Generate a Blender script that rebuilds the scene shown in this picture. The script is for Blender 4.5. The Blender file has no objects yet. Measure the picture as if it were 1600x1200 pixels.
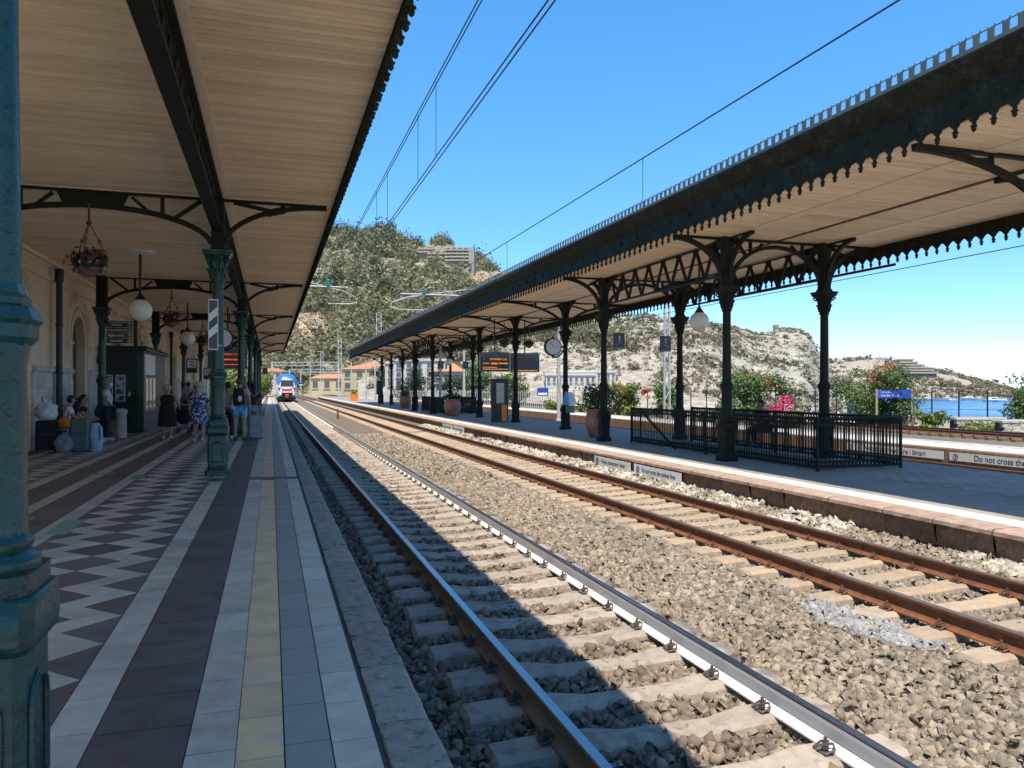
import bpy, bmesh, math, random
import numpy as np
from mathutils import Vector, Matrix

random.seed(7)
RNG = np.random.default_rng(11)
scene = bpy.context.scene
C = scene.collection
R = math.radians

# ------------------------------------------------------------------ camera
YAW = R(17.44)
CS, SN = math.cos(YAW), math.sin(YAW)
CAM_H = 1.5
cam_data = bpy.data.cameras.new('camera')
cam_data.sensor_width = 36.0
cam_data.lens = 27.0
cam_data.shift_y = 6 / 1600
cam_data.clip_start = 0.05
cam_data.clip_end = 40000
cam = bpy.data.objects.new('camera', cam_data)
cam.location = (0, 0, CAM_H)
cam.rotation_euler = (R(90), 0, -YAW)
C.objects.link(cam)
scene.camera = cam

# ------------------------------------------------------------------ sky and sun
SUN_TO = Vector((0.168, 0.42, -1.0)).normalized()      # the way the light travels
SUN_EL = math.asin(-SUN_TO.z)
SUN_AZ = math.atan2(-SUN_TO.x, -SUN_TO.y)               # clockwise from +Y
world = bpy.data.worlds.new('World')
scene.world = world
world.use_nodes = True
wn = world.node_tree.nodes
wl = world.node_tree.links
bg = wn['Background']
sky = wn.new('ShaderNodeTexSky')
sky.sky_type = 'NISHITA'
sky.sun_disc = False
sky.sun_elevation = SUN_EL
sky.sun_rotation = SUN_AZ
sky.altitude = 0
sky.air_density = 0.62
sky.dust_density = 0.0
sky.ozone_density = 4.0
grade = wn.new('ShaderNodeHueSaturation')
grade.inputs['Saturation'].default_value = 1.64
curve = wn.new('ShaderNodeGamma')
curve.inputs['Gamma'].default_value = 0.58
wl.new(sky.outputs[0], curve.inputs['Color'])
wl.new(curve.outputs[0], grade.inputs['Color'])
wl.new(grade.outputs[0], bg.inputs[0])
bg.inputs[1].default_value = 0.15
sun_data = bpy.data.lights.new('sun', 'SUN')
sun_data.energy = 2.0
sun_data.angle = R(0.5)
sun_data.color = (1.0, 0.91, 0.77)
sun = bpy.data.objects.new('sun', sun_data)
sun.rotation_euler = SUN_TO.to_track_quat('-Z', 'Y').to_euler()
sun.location = (-20, -30, 60)
C.objects.link(sun)
scene.view_settings.view_transform = 'Standard'
scene.view_settings.look = 'None'
scene.view_settings.exposure = 1.88
scene.view_settings.gamma = 1.0
scene.cycles.max_bounces = 8
scene.cycles.diffuse_bounces = 5
scene.cycles.use_denoising = True

# ------------------------------------------------------------------ helpers
def W(u, v, d):
    """photo pixel (1600 wide) at forward depth d -> world point"""
    r = (u - 800) / 1200 * d
    return Vector((d * SN + r * CS, d * CS - r * SN, CAM_H - (v - 606) / 1200 * d))

def Wz(u, z, d):
    p = W(u, 606, d); p.z = z
    return p

class MB:
    def __init__(s):
        s.v = []; s.f = []; s.m = []; s.mi = 0
    def add(s, vs, fs):
        o = len(s.v); s.v += [tuple(p) for p in vs]
        for f in fs:
            s.f.append(tuple(i + o for i in f)); s.m.append(s.mi)
        return s
    def box(s, x0, x1, y0, y1, z0, z1):
        return s.add([(x0,y0,z0),(x1,y0,z0),(x1,y1,z0),(x0,y1,z0),(x0,y0,z1),(x1,y0,z1),(x1,y1,z1),(x0,y1,z1)],
                     [(0,3,2,1),(4,5,6,7),(0,1,5,4),(1,2,6,5),(2,3,7,6),(3,0,4,7)])
    def cbox(s, x0, x1, y0, y1, z0, z1, b=0.01):
        """box with all top edges and upright edges chamfered"""
        def ring(e, z):
            c = b
            return [(x0+e+c,y0+e,z),(x1-e-c,y0+e,z),(x1-e,y0+e+c,z),(x1-e,y1-e-c,z),(x1-e-c,y1-e,z),(x0+e+c,y1-e,z),(x0+e,y1-e-c,z),(x0+e,y0+e+c,z)]
        vs = ring(0, z0) + ring(0, z1-b) + ring(b, z1)
        fs = [tuple(range(7,-1,-1)), tuple(range(16,24))]
        for k in (0, 8):
            for i in range(8):
                j = (i+1) % 8
                fs.append((k+i, k+j, k+8+j, k+8+i))
        return s.add(vs, fs)
    def bar(s, p0, p1, w, h=None):
        p0 = Vector(p0); p1 = Vector(p1); h = h or w
        d = (p1-p0).normalized()
        up = Vector((0,0,1)) if abs(d.z) < 0.95 else Vector((0,1,0))
        a = d.cross(up).normalized()*w/2; b = a.cross(d).normalized()*h/2
        vs = [p0-a-b,p0+a-b,p0+a+b,p0-a+b,p1-a-b,p1+a-b,p1+a+b,p1-a+b]
        return s.add(vs, [(0,1,2,3),(7,6,5,4),(0,4,5,1),(1,5,6,2),(2,6,7,3),(3,7,4,0)])
    def tube(s, pts, r, n=8, cap=True):
        pts = [Vector(p) for p in pts]; rs = r if isinstance(r, (list, tuple)) else [r]*len(pts)
        vs = []; prev = None
        for i, p in enumerate(pts):
            d = (pts[min(i+1, len(pts)-1)] - pts[max(i-1, 0)]).normalized()
            if prev is None:
                up = Vector((0,0,1)) if abs(d.z) < 0.9 else Vector((1,0,0))
                a = d.cross(up).normalized()
            else:
                a = (prev - d*prev.dot(d)).normalized()
            prev = a; b = d.cross(a)
            for k in range(n):
                t = 2*math.pi*k/n
                vs.append(p + (a*math.cos(t) + b*math.sin(t))*rs[i])
        fs = []
        for i in range(len(pts)-1):
            for k in range(n):
                j = (k+1) % n
                fs.append((i*n+k, i*n+j, (i+1)*n+j, (i+1)*n+k))
        if cap:
            fs.append(tuple(range(n-1,-1,-1))); fs.append(tuple(range((len(pts)-1)*n, len(pts)*n)))
        return s.add(vs, fs)
    def lathe(s, prof, n=16, c=(0,0,0), rot=0.0, sx=1.0, sy=1.0):
        vs = []; fs = []
        for (r, z) in prof:
            for k in range(n):
                t = 2*math.pi*k/n + rot
                vs.append((c[0]+r*math.cos(t)*sx, c[1]+r*math.sin(t)*sy, c[2]+z))
        for i in range(len(prof)-1):
            for k in range(n):
                j = (k+1) % n
                fs.append((i*n+k, i*n+j, (i+1)*n+j, (i+1)*n+k))
        fs.append(tuple(range(n-1,-1,-1))); fs.append(tuple(range((len(prof)-1)*n, len(prof)*n)))
        return s.add(vs, fs)
    def csq(s, prof, ch=0.22, c=(0,0,0)):
        """chamfered square section swept through (halfwidth, z)"""
        vs = []; fs = []
        for (w, z) in prof:
            k = w*(1-ch)
            for (x, y) in ((k,-w),(w,-k),(w,k),(k,w),(-k,w),(-w,k),(-w,-k),(-k,-w)):
                vs.append((c[0]+x, c[1]+y, c[2]+z))
        for i in range(len(prof)-1):
            for q in range(8):
                j = (q+1) % 8
                fs.append((i*8+q, i*8+j, (i+1)*8+j, (i+1)*8+q))
        fs.append(tuple(range(7,-1,-1))); fs.append(tuple(range((len(prof)-1)*8, len(prof)*8)))
        return s.add(vs, fs)
    def prism(s, poly, t0, t1, plane='xy'):
        """extrude a 2-D outline; plane 'xz' runs along y, 'yz' along x"""
        n = len(poly)
        def m(a, b, t):
            return (a, b, t) if plane == 'xy' else ((a, t, b) if plane == 'xz' else (t, a, b))
        vs = [m(a, b, t0) for a, b in poly] + [m(a, b, t1) for a, b in poly]
        fs = [tuple(range(n-1,-1,-1)), tuple(range(n, 2*n))]
        fs += [(i, (i+1) % n, n+(i+1) % n, n+i) for i in range(n)]
        return s.add(vs, fs)
    def rib(s, pts, w, t, plane='xz', at=0.0):
        """flat curved rib of depth w, thickness t, following 2-D points"""
        n = len(pts); L = []; Rr = []
        for i in range(n):
            a = pts[max(i-1,0)]; b = pts[min(i+1,n-1)]
            dx, dz = b[0]-a[0], b[1]-a[1]; l = math.hypot(dx, dz) or 1
            nx, nz = -dz/l, dx/l
            ww = w[i] if isinstance(w, (list, tuple)) else w
            L.append((pts[i][0]+nx*ww/2, pts[i][1]+nz*ww/2)); Rr.append((pts[i][0]-nx*ww/2, pts[i][1]-nz*ww/2))
        def m(p, tt):
            return (p[0], at+tt, p[1]) if plane == 'xz' else (at+tt, p[0], p[1])
        vs = []
        for i in range(n):
            vs += [m(L[i], -t/2), m(Rr[i], -t/2), m(Rr[i], t/2), m(L[i], t/2)]
        fs = []
        for i in range(n-1):
            for k in range(4):
                j = (k+1) % 4
                fs.append((i*4+k, i*4+j, i*4+4+j, i*4+4+k))
        fs.append((3,2,1,0)); fs.append(tuple((n-1)*4+k for k in range(4)))
        return s.add(vs, fs)
    def sphere(s, c, r, n=12, m=8, sz=1.0):
        prof = [(max(r*math.sin(math.pi*i/m), 1e-4), -r*sz*math.cos(math.pi*i/m)) for i in range(m+1)]
        return s.lathe(prof, n, c)
    def mesh(s, name, mats, smooth=True, ang=40):
        me = bpy.data.meshes.new(name)
        me.from_pydata(s.v, [], s.f)
        mats = mats if isinstance(mats, (list, tuple)) else [mats]
        for m in mats: me.materials.append(m)
        if len(mats) > 1: me.polygons.foreach_set('material_index', s.m)
        bm = bmesh.new(); bm.from_mesh(me)
        bmesh.ops.recalc_face_normals(bm, faces=bm.faces)
        bm.to_mesh(me); bm.free()
        if smooth:
            me.shade_smooth(); me.set_sharp_from_angle(angle=R(ang))
        me.update()
        return me
    def build(s, name, mats, parent=None, loc=(0,0,0), rotz=0.0, smooth=True, ang=40):
        return put(s.mesh(name, mats, smooth, ang), name, parent, loc, rotz)

def put(me, name, parent=None, loc=(0,0,0), rotz=0.0, scale=None):
    o = bpy.data.objects.new(name, me)
    C.objects.link(o)
    o.location = loc
    if rotz: o.rotation_euler = (0, 0, rotz)
    if scale: o.scale = scale
    if parent: o.parent = parent
    return o

def tag(o, label=None, cat=None, group=None, kind=None):
    if label: o['label'] = label
    if cat: o['category'] = cat
    if group: o['group'] = group
    if kind: o['kind'] = kind
    return o

def thing(name, label, cat, loc=(0,0,0), rotz=0.0, group=None):
    o = bpy.data.objects.new(name, None)
    o.empty_display_size = 0.2
    C.objects.link(o)
    o.location = loc; o.rotation_euler = (0, 0, rotz)
    return tag(o, label, cat, group)

def copy_tree(o, loc=None, rotz=None, label=None, parent=None):
    c = o.copy(); C.objects.link(c); c.parent = parent
    if loc is not None: c.location = loc
    if rotz is not None: c.rotation_euler = (0, 0, rotz)
    if label: c['label'] = label
    for ch in o.children: copy_tree(ch, parent=c)
    return c

def mesh_np(name, verts, quads, mats, rnd=None, smooth=False):
    """fast mesh from numpy arrays; rnd = one number per face, stored as attribute"""
    me = bpy.data.meshes.new(name)
    nv = len(verts); nf, k = quads.shape
    me.vertices.add(nv); me.vertices.foreach_set('co', verts.astype(np.float32).ravel())
    me.loops.add(nf*k); me.loops.foreach_set('vertex_index', quads.astype(np.int32).ravel())
    me.polygons.add(nf)
    me.polygons.foreach_set('loop_start', np.arange(0, nf*k, k, dtype=np.int32))
    me.polygons.foreach_set('loop_total', np.full(nf, k, dtype=np.int32))
    for m in (mats if isinstance(mats, (list, tuple)) else [mats]): me.materials.append(m)
    me.update(calc_edges=True)
    if rnd is not None:
        a = me.attributes.new('rnd', 'FLOAT', 'FACE')
        a.data.foreach_set('value', rnd.astype(np.float32))
    if smooth: me.shade_smooth()
    return me

def pieces(name, specs, parent, nmax=300, rest_name=None):
    """specs: (mesh, (x,y,z), rotz). The nearest nmax become parts of their own, the rest one joined part."""
    cx, cy = parent.location.x, parent.location.y
    specs = sorted(specs, key=lambda q: math.hypot(q[1][0]+cx, q[1][1]+cy))
    for me, loc, rz in specs[:nmax]:
        put(me, name, parent, loc, rz)
    rest = specs[nmax:]
    if not rest: return
    mats = []; V = []; F = []; M = []; A = []; off = 0
    for me, loc, rz in rest:
        co = np.empty(len(me.vertices)*3); me.vertices.foreach_get('co', co); co = co.reshape(-1, 3)
        c, s_ = math.cos(rz), math.sin(rz)
        V.append(np.stack([co[:,0]*c-co[:,1]*s_+loc[0], co[:,0]*s_+co[:,1]*c+loc[1], co[:,2]+loc[2]], 1))
        rv = random.random()
        for p in me.polygons:
            F.append(tuple(i+off for i in p.vertices)); A.append(rv)
            mt = me.materials[p.material_index]
            if mt not in mats: mats.append(mt)
            M.append(mats.index(mt))
        off += len(co)
    me = bpy.data.meshes.new(rest_name or name)
    me.from_pydata(np.concatenate(V).tolist(), [], F)
    for m in mats: me.materials.append(m)
    me.polygons.foreach_set('material_index', M)
    a = me.attributes.new('rnd', 'FLOAT', 'FACE'); a.data.foreach_set('value', A)
    o = put(me, rest_name or (name + 's_far'), parent)
    o['kind'] = 'stuff'
    return o

_bench = bpy.data.scenes.new('workbench')
def evaluated(o):
    _bench.collection.objects.link(o)
    vl = _bench.view_layers[0]; vl.update()
    me = bpy.data.meshes.new_from_object(o.evaluated_get(vl.depsgraph))
    _bench.collection.objects.unlink(o)
    return me
def text_mesh(txt, size, mat, font_scale_x=1.0):
    cu = bpy.data.curves.new('lettering', 'FONT')
    cu.body = txt; cu.size = size; cu.align_x = 'CENTER'; cu.align_y = 'CENTER'; cu.extrude = 0.0015; cu.resolution_u = 3
    o = bpy.data.objects.new('lettering', cu)
    me = evaluated(o)
    bpy.data.objects.remove(o); bpy.data.curves.remove(cu)
    me.materials.clear(); me.materials.append(mat)
    if font_scale_x != 1.0: me.transform(Matrix.Diagonal((font_scale_x, 1, 1, 1)))
    return me

def put_text(txt, size, mat, parent, loc, rot, sx=1.0):
    o = put(text_mesh(txt, size, mat, sx), 'lettering', parent, loc)
    o.rotation_euler = rot
    return o
FACE_CAM = (R(90), 0, 0)          # reads from -Y
FACE_LEFT = (R(90), 0, R(-90))    # reads from -X

# ------------------------------------------------------------------ materials
MATS = {}
def mat(name, col, rough=0.75, var=0.15, scale=6.0, bump=0.15, bscale=70.0, metal=0.0, rnd=0.08,
        col2=None, s2=1.5, lo=0.5, hi=0.62, spec=0.5, emit=None, coat=0.0, stretch=None, bdist=0.01, trans=0.0):
    m = bpy.data.materials.new(name); m.use_nodes = True
    nt = m.node_tree; N = nt.nodes; L = nt.links
    b = N['Principled BSDF']
    geo = N.new('ShaderNodeNewGeometry'); pos = geo.outputs['Position']
    if stretch:
        mp = N.new('ShaderNodeVectorMath'); mp.operation = 'MULTIPLY'; mp.inputs[1].default_value = stretch
        L.new(pos, mp.inputs[0]); pos = mp.outputs[0]
    n1 = N.new('ShaderNodeTexNoise'); n1.inputs['Scale'].default_value = scale; n1.inputs['Detail'].default_value = 5; n1.inputs['Roughness'].default_value = 0.62
    L.new(pos, n1.inputs['Vector'])
    r1 = N.new('ShaderNodeMapRange'); r1.inputs[1].default_value = 0.25; r1.inputs[2].default_value = 0.75
    r1.inputs[3].default_value = 1-var; r1.inputs[4].default_value = 1+var
    L.new(n1.outputs[0], r1.inputs[0])
    oi = N.new('ShaderNodeObjectInfo'); at = N.new('ShaderNodeAttribute'); at.attribute_name = 'rnd'
    ad = N.new('ShaderNodeMath'); ad.operation = 'ADD'; L.new(oi.outputs['Random'], ad.inputs[0]); L.new(at.outputs['Fac'], ad.inputs[1])
    fr = N.new('ShaderNodeMath'); fr.operation = 'FRACT'; L.new(ad.outputs[0], fr.inputs[0])
    r2 = N.new('ShaderNodeMapRange'); r2.inputs[3].default_value = 1-rnd; r2.inputs[4].default_value = 1+rnd
    L.new(fr.outputs[0], r2.inputs[0])
    mu = N.new('ShaderNodeMath'); mu.operation = 'MULTIPLY'; L.new(r1.outputs[0], mu.inputs[0]); L.new(r2.outputs[0], mu.inputs[1])
    hs = N.new('ShaderNodeHueSaturation'); L.new(mu.outputs[0], hs.inputs['Value'])
    hs.inputs['Color'].default_value = (*col, 1)
    if col2:
        n2 = N.new('ShaderNodeTexNoise'); n2.inputs['Scale'].default_value = s2; n2.inputs['Detail'].default_value = 6; n2.inputs['Roughness'].default_value = 0.65
        L.new(pos, n2.inputs['Vector'])
        r3 = N.new('ShaderNodeMapRange'); r3.inputs[1].default_value = lo; r3.inputs[2].default_value = hi
        L.new(n2.outputs[0], r3.inputs[0])
        mx = N.new('ShaderNodeMix'); mx.data_type = 'RGBA'
        mx.inputs['A'].default_value = (*col, 1); mx.inputs['B'].default_value = (*col2, 1)
        L.new(r3.outputs[0], mx.inputs['Factor']); L.new(mx.outputs['Result'], hs.inputs['Color'])
    L.new(hs.outputs[0], b.inputs['Base Color'])
    b.inputs['Roughness'].default_value = rough
    b.inputs['Metallic'].default_value = metal
    b.inputs['Specular IOR Level'].default_value = spec
    if coat: b.inputs['Coat Weight'].default_value = coat; b.inputs['Coat Roughness'].default_value = 0.12
    if bump:
        n3 = N.new('ShaderNodeTexNoise'); n3.inputs['Scale'].default_value = bscale; n3.inputs['Detail'].default_value = 4
        L.new(pos, n3.inputs['Vector'])
        bp = N.new('ShaderNodeBump'); bp.inputs['Strength'].default_value = bump; bp.inputs['Distance'].default_value = bdist
        L.new(n3.outputs[0], bp.inputs['Height']); L.new(bp.outputs[0], b.inputs['Normal'])
        rr = N.new('ShaderNodeMapRange'); rr.inputs[1].default_value = 0.3; rr.inputs[2].default_value = 0.7
        rr.inputs[3].default_value = max(rough-0.1, 0.02); rr.inputs[4].default_value = min(rough+0.1, 1)
        L.new(n1.outputs[0], rr.inputs[0]); L.new(rr.outputs[0], b.inputs['Roughness'])
    if emit:
        b.inputs['Emission Color'].default_value = (*emit[0], 1); b.inputs['Emission Strength'].default_value = emit[1]
    if trans:
        tr = N.new('ShaderNodeBsdfTranslucent'); ms = N.new('ShaderNodeMixShader'); ms.inputs[0].default_value = trans
        L.new(hs.outputs[0], tr.inputs[0]); L.new(b.outputs[0], ms.inputs[1]); L.new(tr.outputs[0], ms.inputs[2])
        L.new(ms.outputs[0], N['Material Output'].inputs[0])
    MATS[name] = m
    return m

M_green = mat('green_iron_paint', (0.004, 0.042, 0.034), 0.3, 0.55, 22, 0.3, 75, rnd=0.1, col2=(0.05, 0.045, 0.03), s2=13, lo=0.6, hi=0.68)
M_dark = mat('dark_green_iron', (0.014, 0.0155, 0.011), 0.6, 0.35, 12, 0.2, 90, spec=0.25)
M_dark2 = mat('dark_iron_canopy', (0.03, 0.029, 0.018), 0.75, 0.4, 12, 0.25, 60, col2=(0.048, 0.048, 0.03), s2=3, lo=0.5, hi=0.7, spec=0.1)
M_crest = mat('weathered_cresting', (0.09, 0.105, 0.1), 0.65, 0.25, 8, 0.2, 80)
M_wood = mat('beige_painted_boards', (0.86, 0.69, 0.48), 0.7, 0.08, 5, 0.25, 40, rnd=0.1, col2=(0.68, 0.51, 0.33), s2=1.1, lo=0.5, hi=0.78, stretch=(0.5, 1.6, 1.0))
M_woodtrim = mat('beige_trim', (0.8, 0.68, 0.5), 0.6, 0.08, 5, 0.1, 40)
M_brown = mat('brown_lath', (0.12, 0.05, 0.025), 0.6)
M_roof = mat('grey_roof_sheet', (0.32, 0.32, 0.31), 0.7, 0.2, 2)
M_light = mat('pale_cement_tile', (0.57, 0.47, 0.36), 0.5, 0.18, 7, 0.08, 60, rnd=0.12, col2=(0.44, 0.355, 0.27), s2=1.7, lo=0.46, hi=0.72)
M_darkt = mat('charcoal_cement_tile', (0.155, 0.12, 0.1), 0.52, 0.25, 6, 0.06, 60, rnd=0.18, col2=(0.17, 0.135, 0.115), s2=3, lo=0.52, hi=0.75)
M_greyt = mat('blue_grey_tile', (0.3, 0.27, 0.23), 0.48, 0.15, 6, 0.05, 60, rnd=0.08)
M_yellow = mat('worn_yellow_paint', (0.78, 0.5, 0.25), 0.6, 0.14, 10, 0.08, 60, col2=(0.52, 0.39, 0.27), s2=5, lo=0.46, hi=0.66)
M_bluet = mat('slate_blue_tile', (0.115, 0.097, 0.09), 0.45, 0.22, 5, 0.05, 60, rnd=0.16, col2=(0.15, 0.125, 0.11), s2=1.6, lo=0.5, hi=0.7)
M_mortar = mat('dark_mortar', (0.06, 0.055, 0.05), 0.9, 0.3, 20, 0.4, 60)
M_greenp = mat('green_floor_mark', (0.2, 0.32, 0.2), 0.6, 0.15)
M_kerb = mat('lava_kerb_stone', (0.3, 0.25, 0.19), 0.85, 0.25, 12, 0.7, 55, rnd=0.12, col2=(0.12, 0.105, 0.09), s2=14, lo=0.53, hi=0.66)
M_kerbpink = mat('pink_kerb_stone', (0.36, 0.25, 0.185), 0.85, 0.2, 10, 0.4, 60, rnd=0.08, col2=(0.4, 0.28, 0.21), s2=5)
M_brownst = mat('brown_lava_face', (0.24, 0.14, 0.08), 0.95, 0.4, 14, 1.0, 45, rnd=0.15, bdist=0.03)
M_white = mat('white_line_paint', (0.56, 0.52, 0.47), 0.6, 0.1, 8, 0.1, 60, col2=(0.5, 0.47, 0.43), s2=5, lo=0.58, hi=0.7)
M_lime = mat('limewashed_rubble', (0.5, 0.45, 0.37), 0.95, 0.3, 7, 0.8, 40, rnd=0.25, col2=(0.2, 0.165, 0.12), s2=2.2, lo=0.47, hi=0.6, bdist=0.03)
M_asphalt = mat('grey_platform_paving', (0.28, 0.235, 0.2), 0.8, 0.2, 5, 0.2, 90, col2=(0.34, 0.29, 0.25), s2=0.8, lo=0.45, hi=0.6)
M_concrete = mat('concrete', (0.44, 0.41, 0.36), 0.88, 0.2, 9, 0.35, 70, rnd=0.08, col2=(0.3, 0.26, 0.2), s2=4)
M_sleeper1 = mat('grey_concrete_sleeper', (0.34, 0.285, 0.23), 0.9, 0.2, 11, 0.4, 70, rnd=0.1, col2=(0.24, 0.19, 0.15), s2=5)
M_sleeper2 = mat('tan_concrete_sleeper', (0.34, 0.27, 0.19), 0.9, 0.18, 11, 0.4, 70, rnd=0.1, col2=(0.4, 0.28, 0.18), s2=4)
M_stone = mat('ballast_stone', (0.265, 0.215, 0.16), 0.95, 0.25, 25, 0.4, 120, rnd=0.42, col2=(0.22, 0.18, 0.135), s2=0.8, lo=0.45, hi=0.6)
M_stoned = mat('ballast_stone_dark', (0.2, 0.155, 0.115), 0.95, 0.25, 25, 0.4, 120, rnd=0.45)  # darker brown than the main ballast stone
M_stoneg = mat('fresh_grey_stone', (0.27, 0.27, 0.265), 0.9, 0.2, 25, 0.3, 120, rnd=0.3)
M_bed = mat('ballast_bed', (0.12, 0.095, 0.07), 0.97, 0.5, 28, 1.0, 30, col2=(0.2, 0.16, 0.115), s2=18, lo=0.42, hi=0.6, bdist=0.04)
M_steel = mat('polished_rail_head', (0.42, 0.42, 0.44), 0.24, 0.15, 3, 0.05, 80, metal=1.0, stretch=(6, 0.3, 6))
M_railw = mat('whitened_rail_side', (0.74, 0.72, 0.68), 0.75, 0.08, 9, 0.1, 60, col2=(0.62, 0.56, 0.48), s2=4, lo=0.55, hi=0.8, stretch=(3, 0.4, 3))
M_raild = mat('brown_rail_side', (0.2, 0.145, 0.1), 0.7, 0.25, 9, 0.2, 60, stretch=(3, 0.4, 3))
M_rust = mat('rusty_rail', (0.19, 0.068, 0.024), 0.75, 0.3, 14, 0.3, 90, col2=(0.12, 0.045, 0.02), s2=6)
M_rusttop = mat('rusty_rail_head', (0.2, 0.13, 0.09), 0.45, 0.25, 8, 0.1, 90, metal=0.5)
M_clip = mat('rail_clip_iron', (0.07, 0.055, 0.045), 0.6, 0.3)
M_clipr = mat('rusty_clip', (0.13, 0.055, 0.03), 0.7, 0.3)
M_cream = mat('cream_stucco', (0.8, 0.66, 0.48), 0.85, 0.1, 3, 0.15, 40, col2=(0.7, 0.56, 0.41), s2=1.2, lo=0.5, hi=0.75)
M_greyst = mat('pale_grey_stone', (0.62, 0.56, 0.49), 0.85, 0.14, 5, 0.25, 50, rnd=0.07, col2=(0.32, 0.29, 0.26), s2=2.5, lo=0.52, hi=0.74)
M_globe = mat('opal_globe', (0.85, 0.82, 0.72), 0.2, 0.04, 3, 0, rnd=0.02)
M_black = mat('black_enamel', (0.012, 0.013, 0.014), 0.4, 0.2, 8, 0.05)
M_blackw = mat('black_painted_wood', (0.012, 0.018, 0.018), 0.45, 0.3, 8, 0.15)
M_whitee = mat('white_enamel', (0.78, 0.78, 0.76), 0.5, 0.05, 6, 0.04)
M_signw = mat('pale_sign_panel', (0.7, 0.71, 0.68), 0.5, 0.06, 6, 0.05)
M_glass = mat('dark_window_glass', (0.02, 0.025, 0.03), 0.08, 0.2, 3, 0)
M_terra = mat('terracotta', (0.36, 0.15, 0.085), 0.8, 0.18, 9, 0.2, 60, col2=(0.42, 0.25, 0.17), s2=4)
M_leaf = mat('green_leaf', (0.1, 0.155, 0.04), 0.6, 0.25, 3, 0, rnd=0.45, trans=0.25)
M_leafy = mat('yellow_green_leaf', (0.16, 0.2, 0.035), 0.6, 0.25, 3, 0, rnd=0.4, trans=0.25)
M_leafd = mat('dark_leaf', (0.03, 0.06, 0.02), 0.6, 0.25, 3, 0, rnd=0.4, trans=0.2)
M_pink = mat('magenta_bract', (0.6, 0.05, 0.16), 0.6, 0.2, 3, 0, rnd=0.3, trans=0.3)
M_red = mat('red_petal', (0.5, 0.06, 0.035), 0.6, 0.2, 3, 0, rnd=0.3, trans=0.2)
M_orangep = mat('orange_bract', (0.6, 0.16, 0.05), 0.6, 0.2, 3, 0, rnd=0.3, trans=0.3)
M_petal = mat('pale_petal', (0.62, 0.4, 0.45), 0.6, 0.2, 3, 0, rnd=0.3)
M_bark = mat('bark', (0.12, 0.085, 0.06), 0.9, 0.3, 9, 0.5)
M_galv = mat('galvanised_mast', (0.42, 0.42, 0.4), 0.55, 0.1, 6, 0.05)
M_wire = mat('copper_wire', (0.03, 0.045, 0.05), 0.5, 0.1, 6, 0, metal=0.3)
M_insul = mat('green_insulator', (0.02, 0.3, 0.2), 0.25, 0.1, 6, 0)
M_led = mat('amber_led', (0.3, 0.1, 0.01), 0.5, 0, 6, 0, emit=((1.0, 0.33, 0.03), 0.35))
M_ledr = mat('red_led', (0.3, 0.03, 0.01), 0.5, 0, 6, 0, emit=((1.0, 0.12, 0.03), 0.25))
M_board = mat('board_screen', (0.03, 0.028, 0.03), 0.3, 0.1, 5, 0)
M_boardg = mat('board_grey_case', (0.16, 0.165, 0.17), 0.5, 0.1, 5, 0)
M_blue = mat('blue_sign_enamel', (0.015, 0.06, 0.33), 0.4, 0.08, 5, 0)
M_postw = mat('sun_bleached_post', (0.34, 0.24, 0.14), 0.8, 0.2, 9, 0.2)
M_orange = mat('orange_plastic', (0.75, 0.2, 0.02), 0.5, 0.1, 5, 0)
# ================================================================== SETTING
def struct(o):
    o['kind'] = 'structure'; return o

# value noise for terrain
_lat = RNG.random((64, 64, 64))
def vnoise(p):
    i = np.floor(p).astype(int); f = p - i; f = f*f*(3-2*f); i %= 64; j = (i+1) % 64
    def g(a, b, c): return _lat[a, b, c]
    x0, y0, z0 = i[...,0], i[...,1], i[...,2]; x1, y1, z1 = j[...,0], j[...,1], j[...,2]
    fx, fy, fz = f[...,0], f[...,1], f[...,2]
    a = g(x0,y0,z0)*(1-fx)+g(x1,y0,z0)*fx; b = g(x0,y1,z0)*(1-fx)+g(x1,y1,z0)*fx
    c = g(x0,y0,z1)*(1-fx)+g(x1,y0,z1)*fx; d = g(x0,y1,z1)*(1-fx)+g(x1,y1,z1)*fx
    return (a*(1-fy)+b*fy)*(1-fz)+(c*(1-fy)+d*fy)*fz
def fbm(p, o=5):
    s = 0; a = 0.5
    for k in range(o):
        s = s + a*(vnoise(p)-0.5); p = p*2.03+17.3; a *= 0.5
    return s

M_ground = mat('dry_yard_ground', (0.34, 0.27, 0.19), 0.95, 0.3, 1.5, 0.5, 12, col2=(0.22, 0.2, 0.1), s2=0.35, lo=0.5, hi=0.64)
M_sea = mat('sea_water', (0.012, 0.085, 0.23), 0.22, 0.25, 0.05, 0.35, 0.6, stretch=(1, 1, 1), bdist=0.3)
g = MB()
xs = [-4000, -200, 0, 36, 42, 52, 66]; ys = [-600, -40, 60, 200, 330, 5000]
zof = lambda x: -0.78 if x <= 42 else (-4.5 if x == 52 else -10.0)
gv = [(x, y, zof(x)) for y in ys for x in xs]
n = len(xs)
g.add(gv, [(j*n+i, j*n+i+1, (j+1)*n+i+1, (j+1)*n+i) for j in range(len(ys)-1) for i in range(n-1)])
struct(g.build('ground', M_ground, smooth=False))
g = MB(); g.add([(50, -3000, -8), (30000, -3000, -8), (30000, 30000, -8), (50, 30000, -8)], [(0, 1, 2, 3)])
struct(g.build('sea', M_sea, smooth=False))

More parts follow.
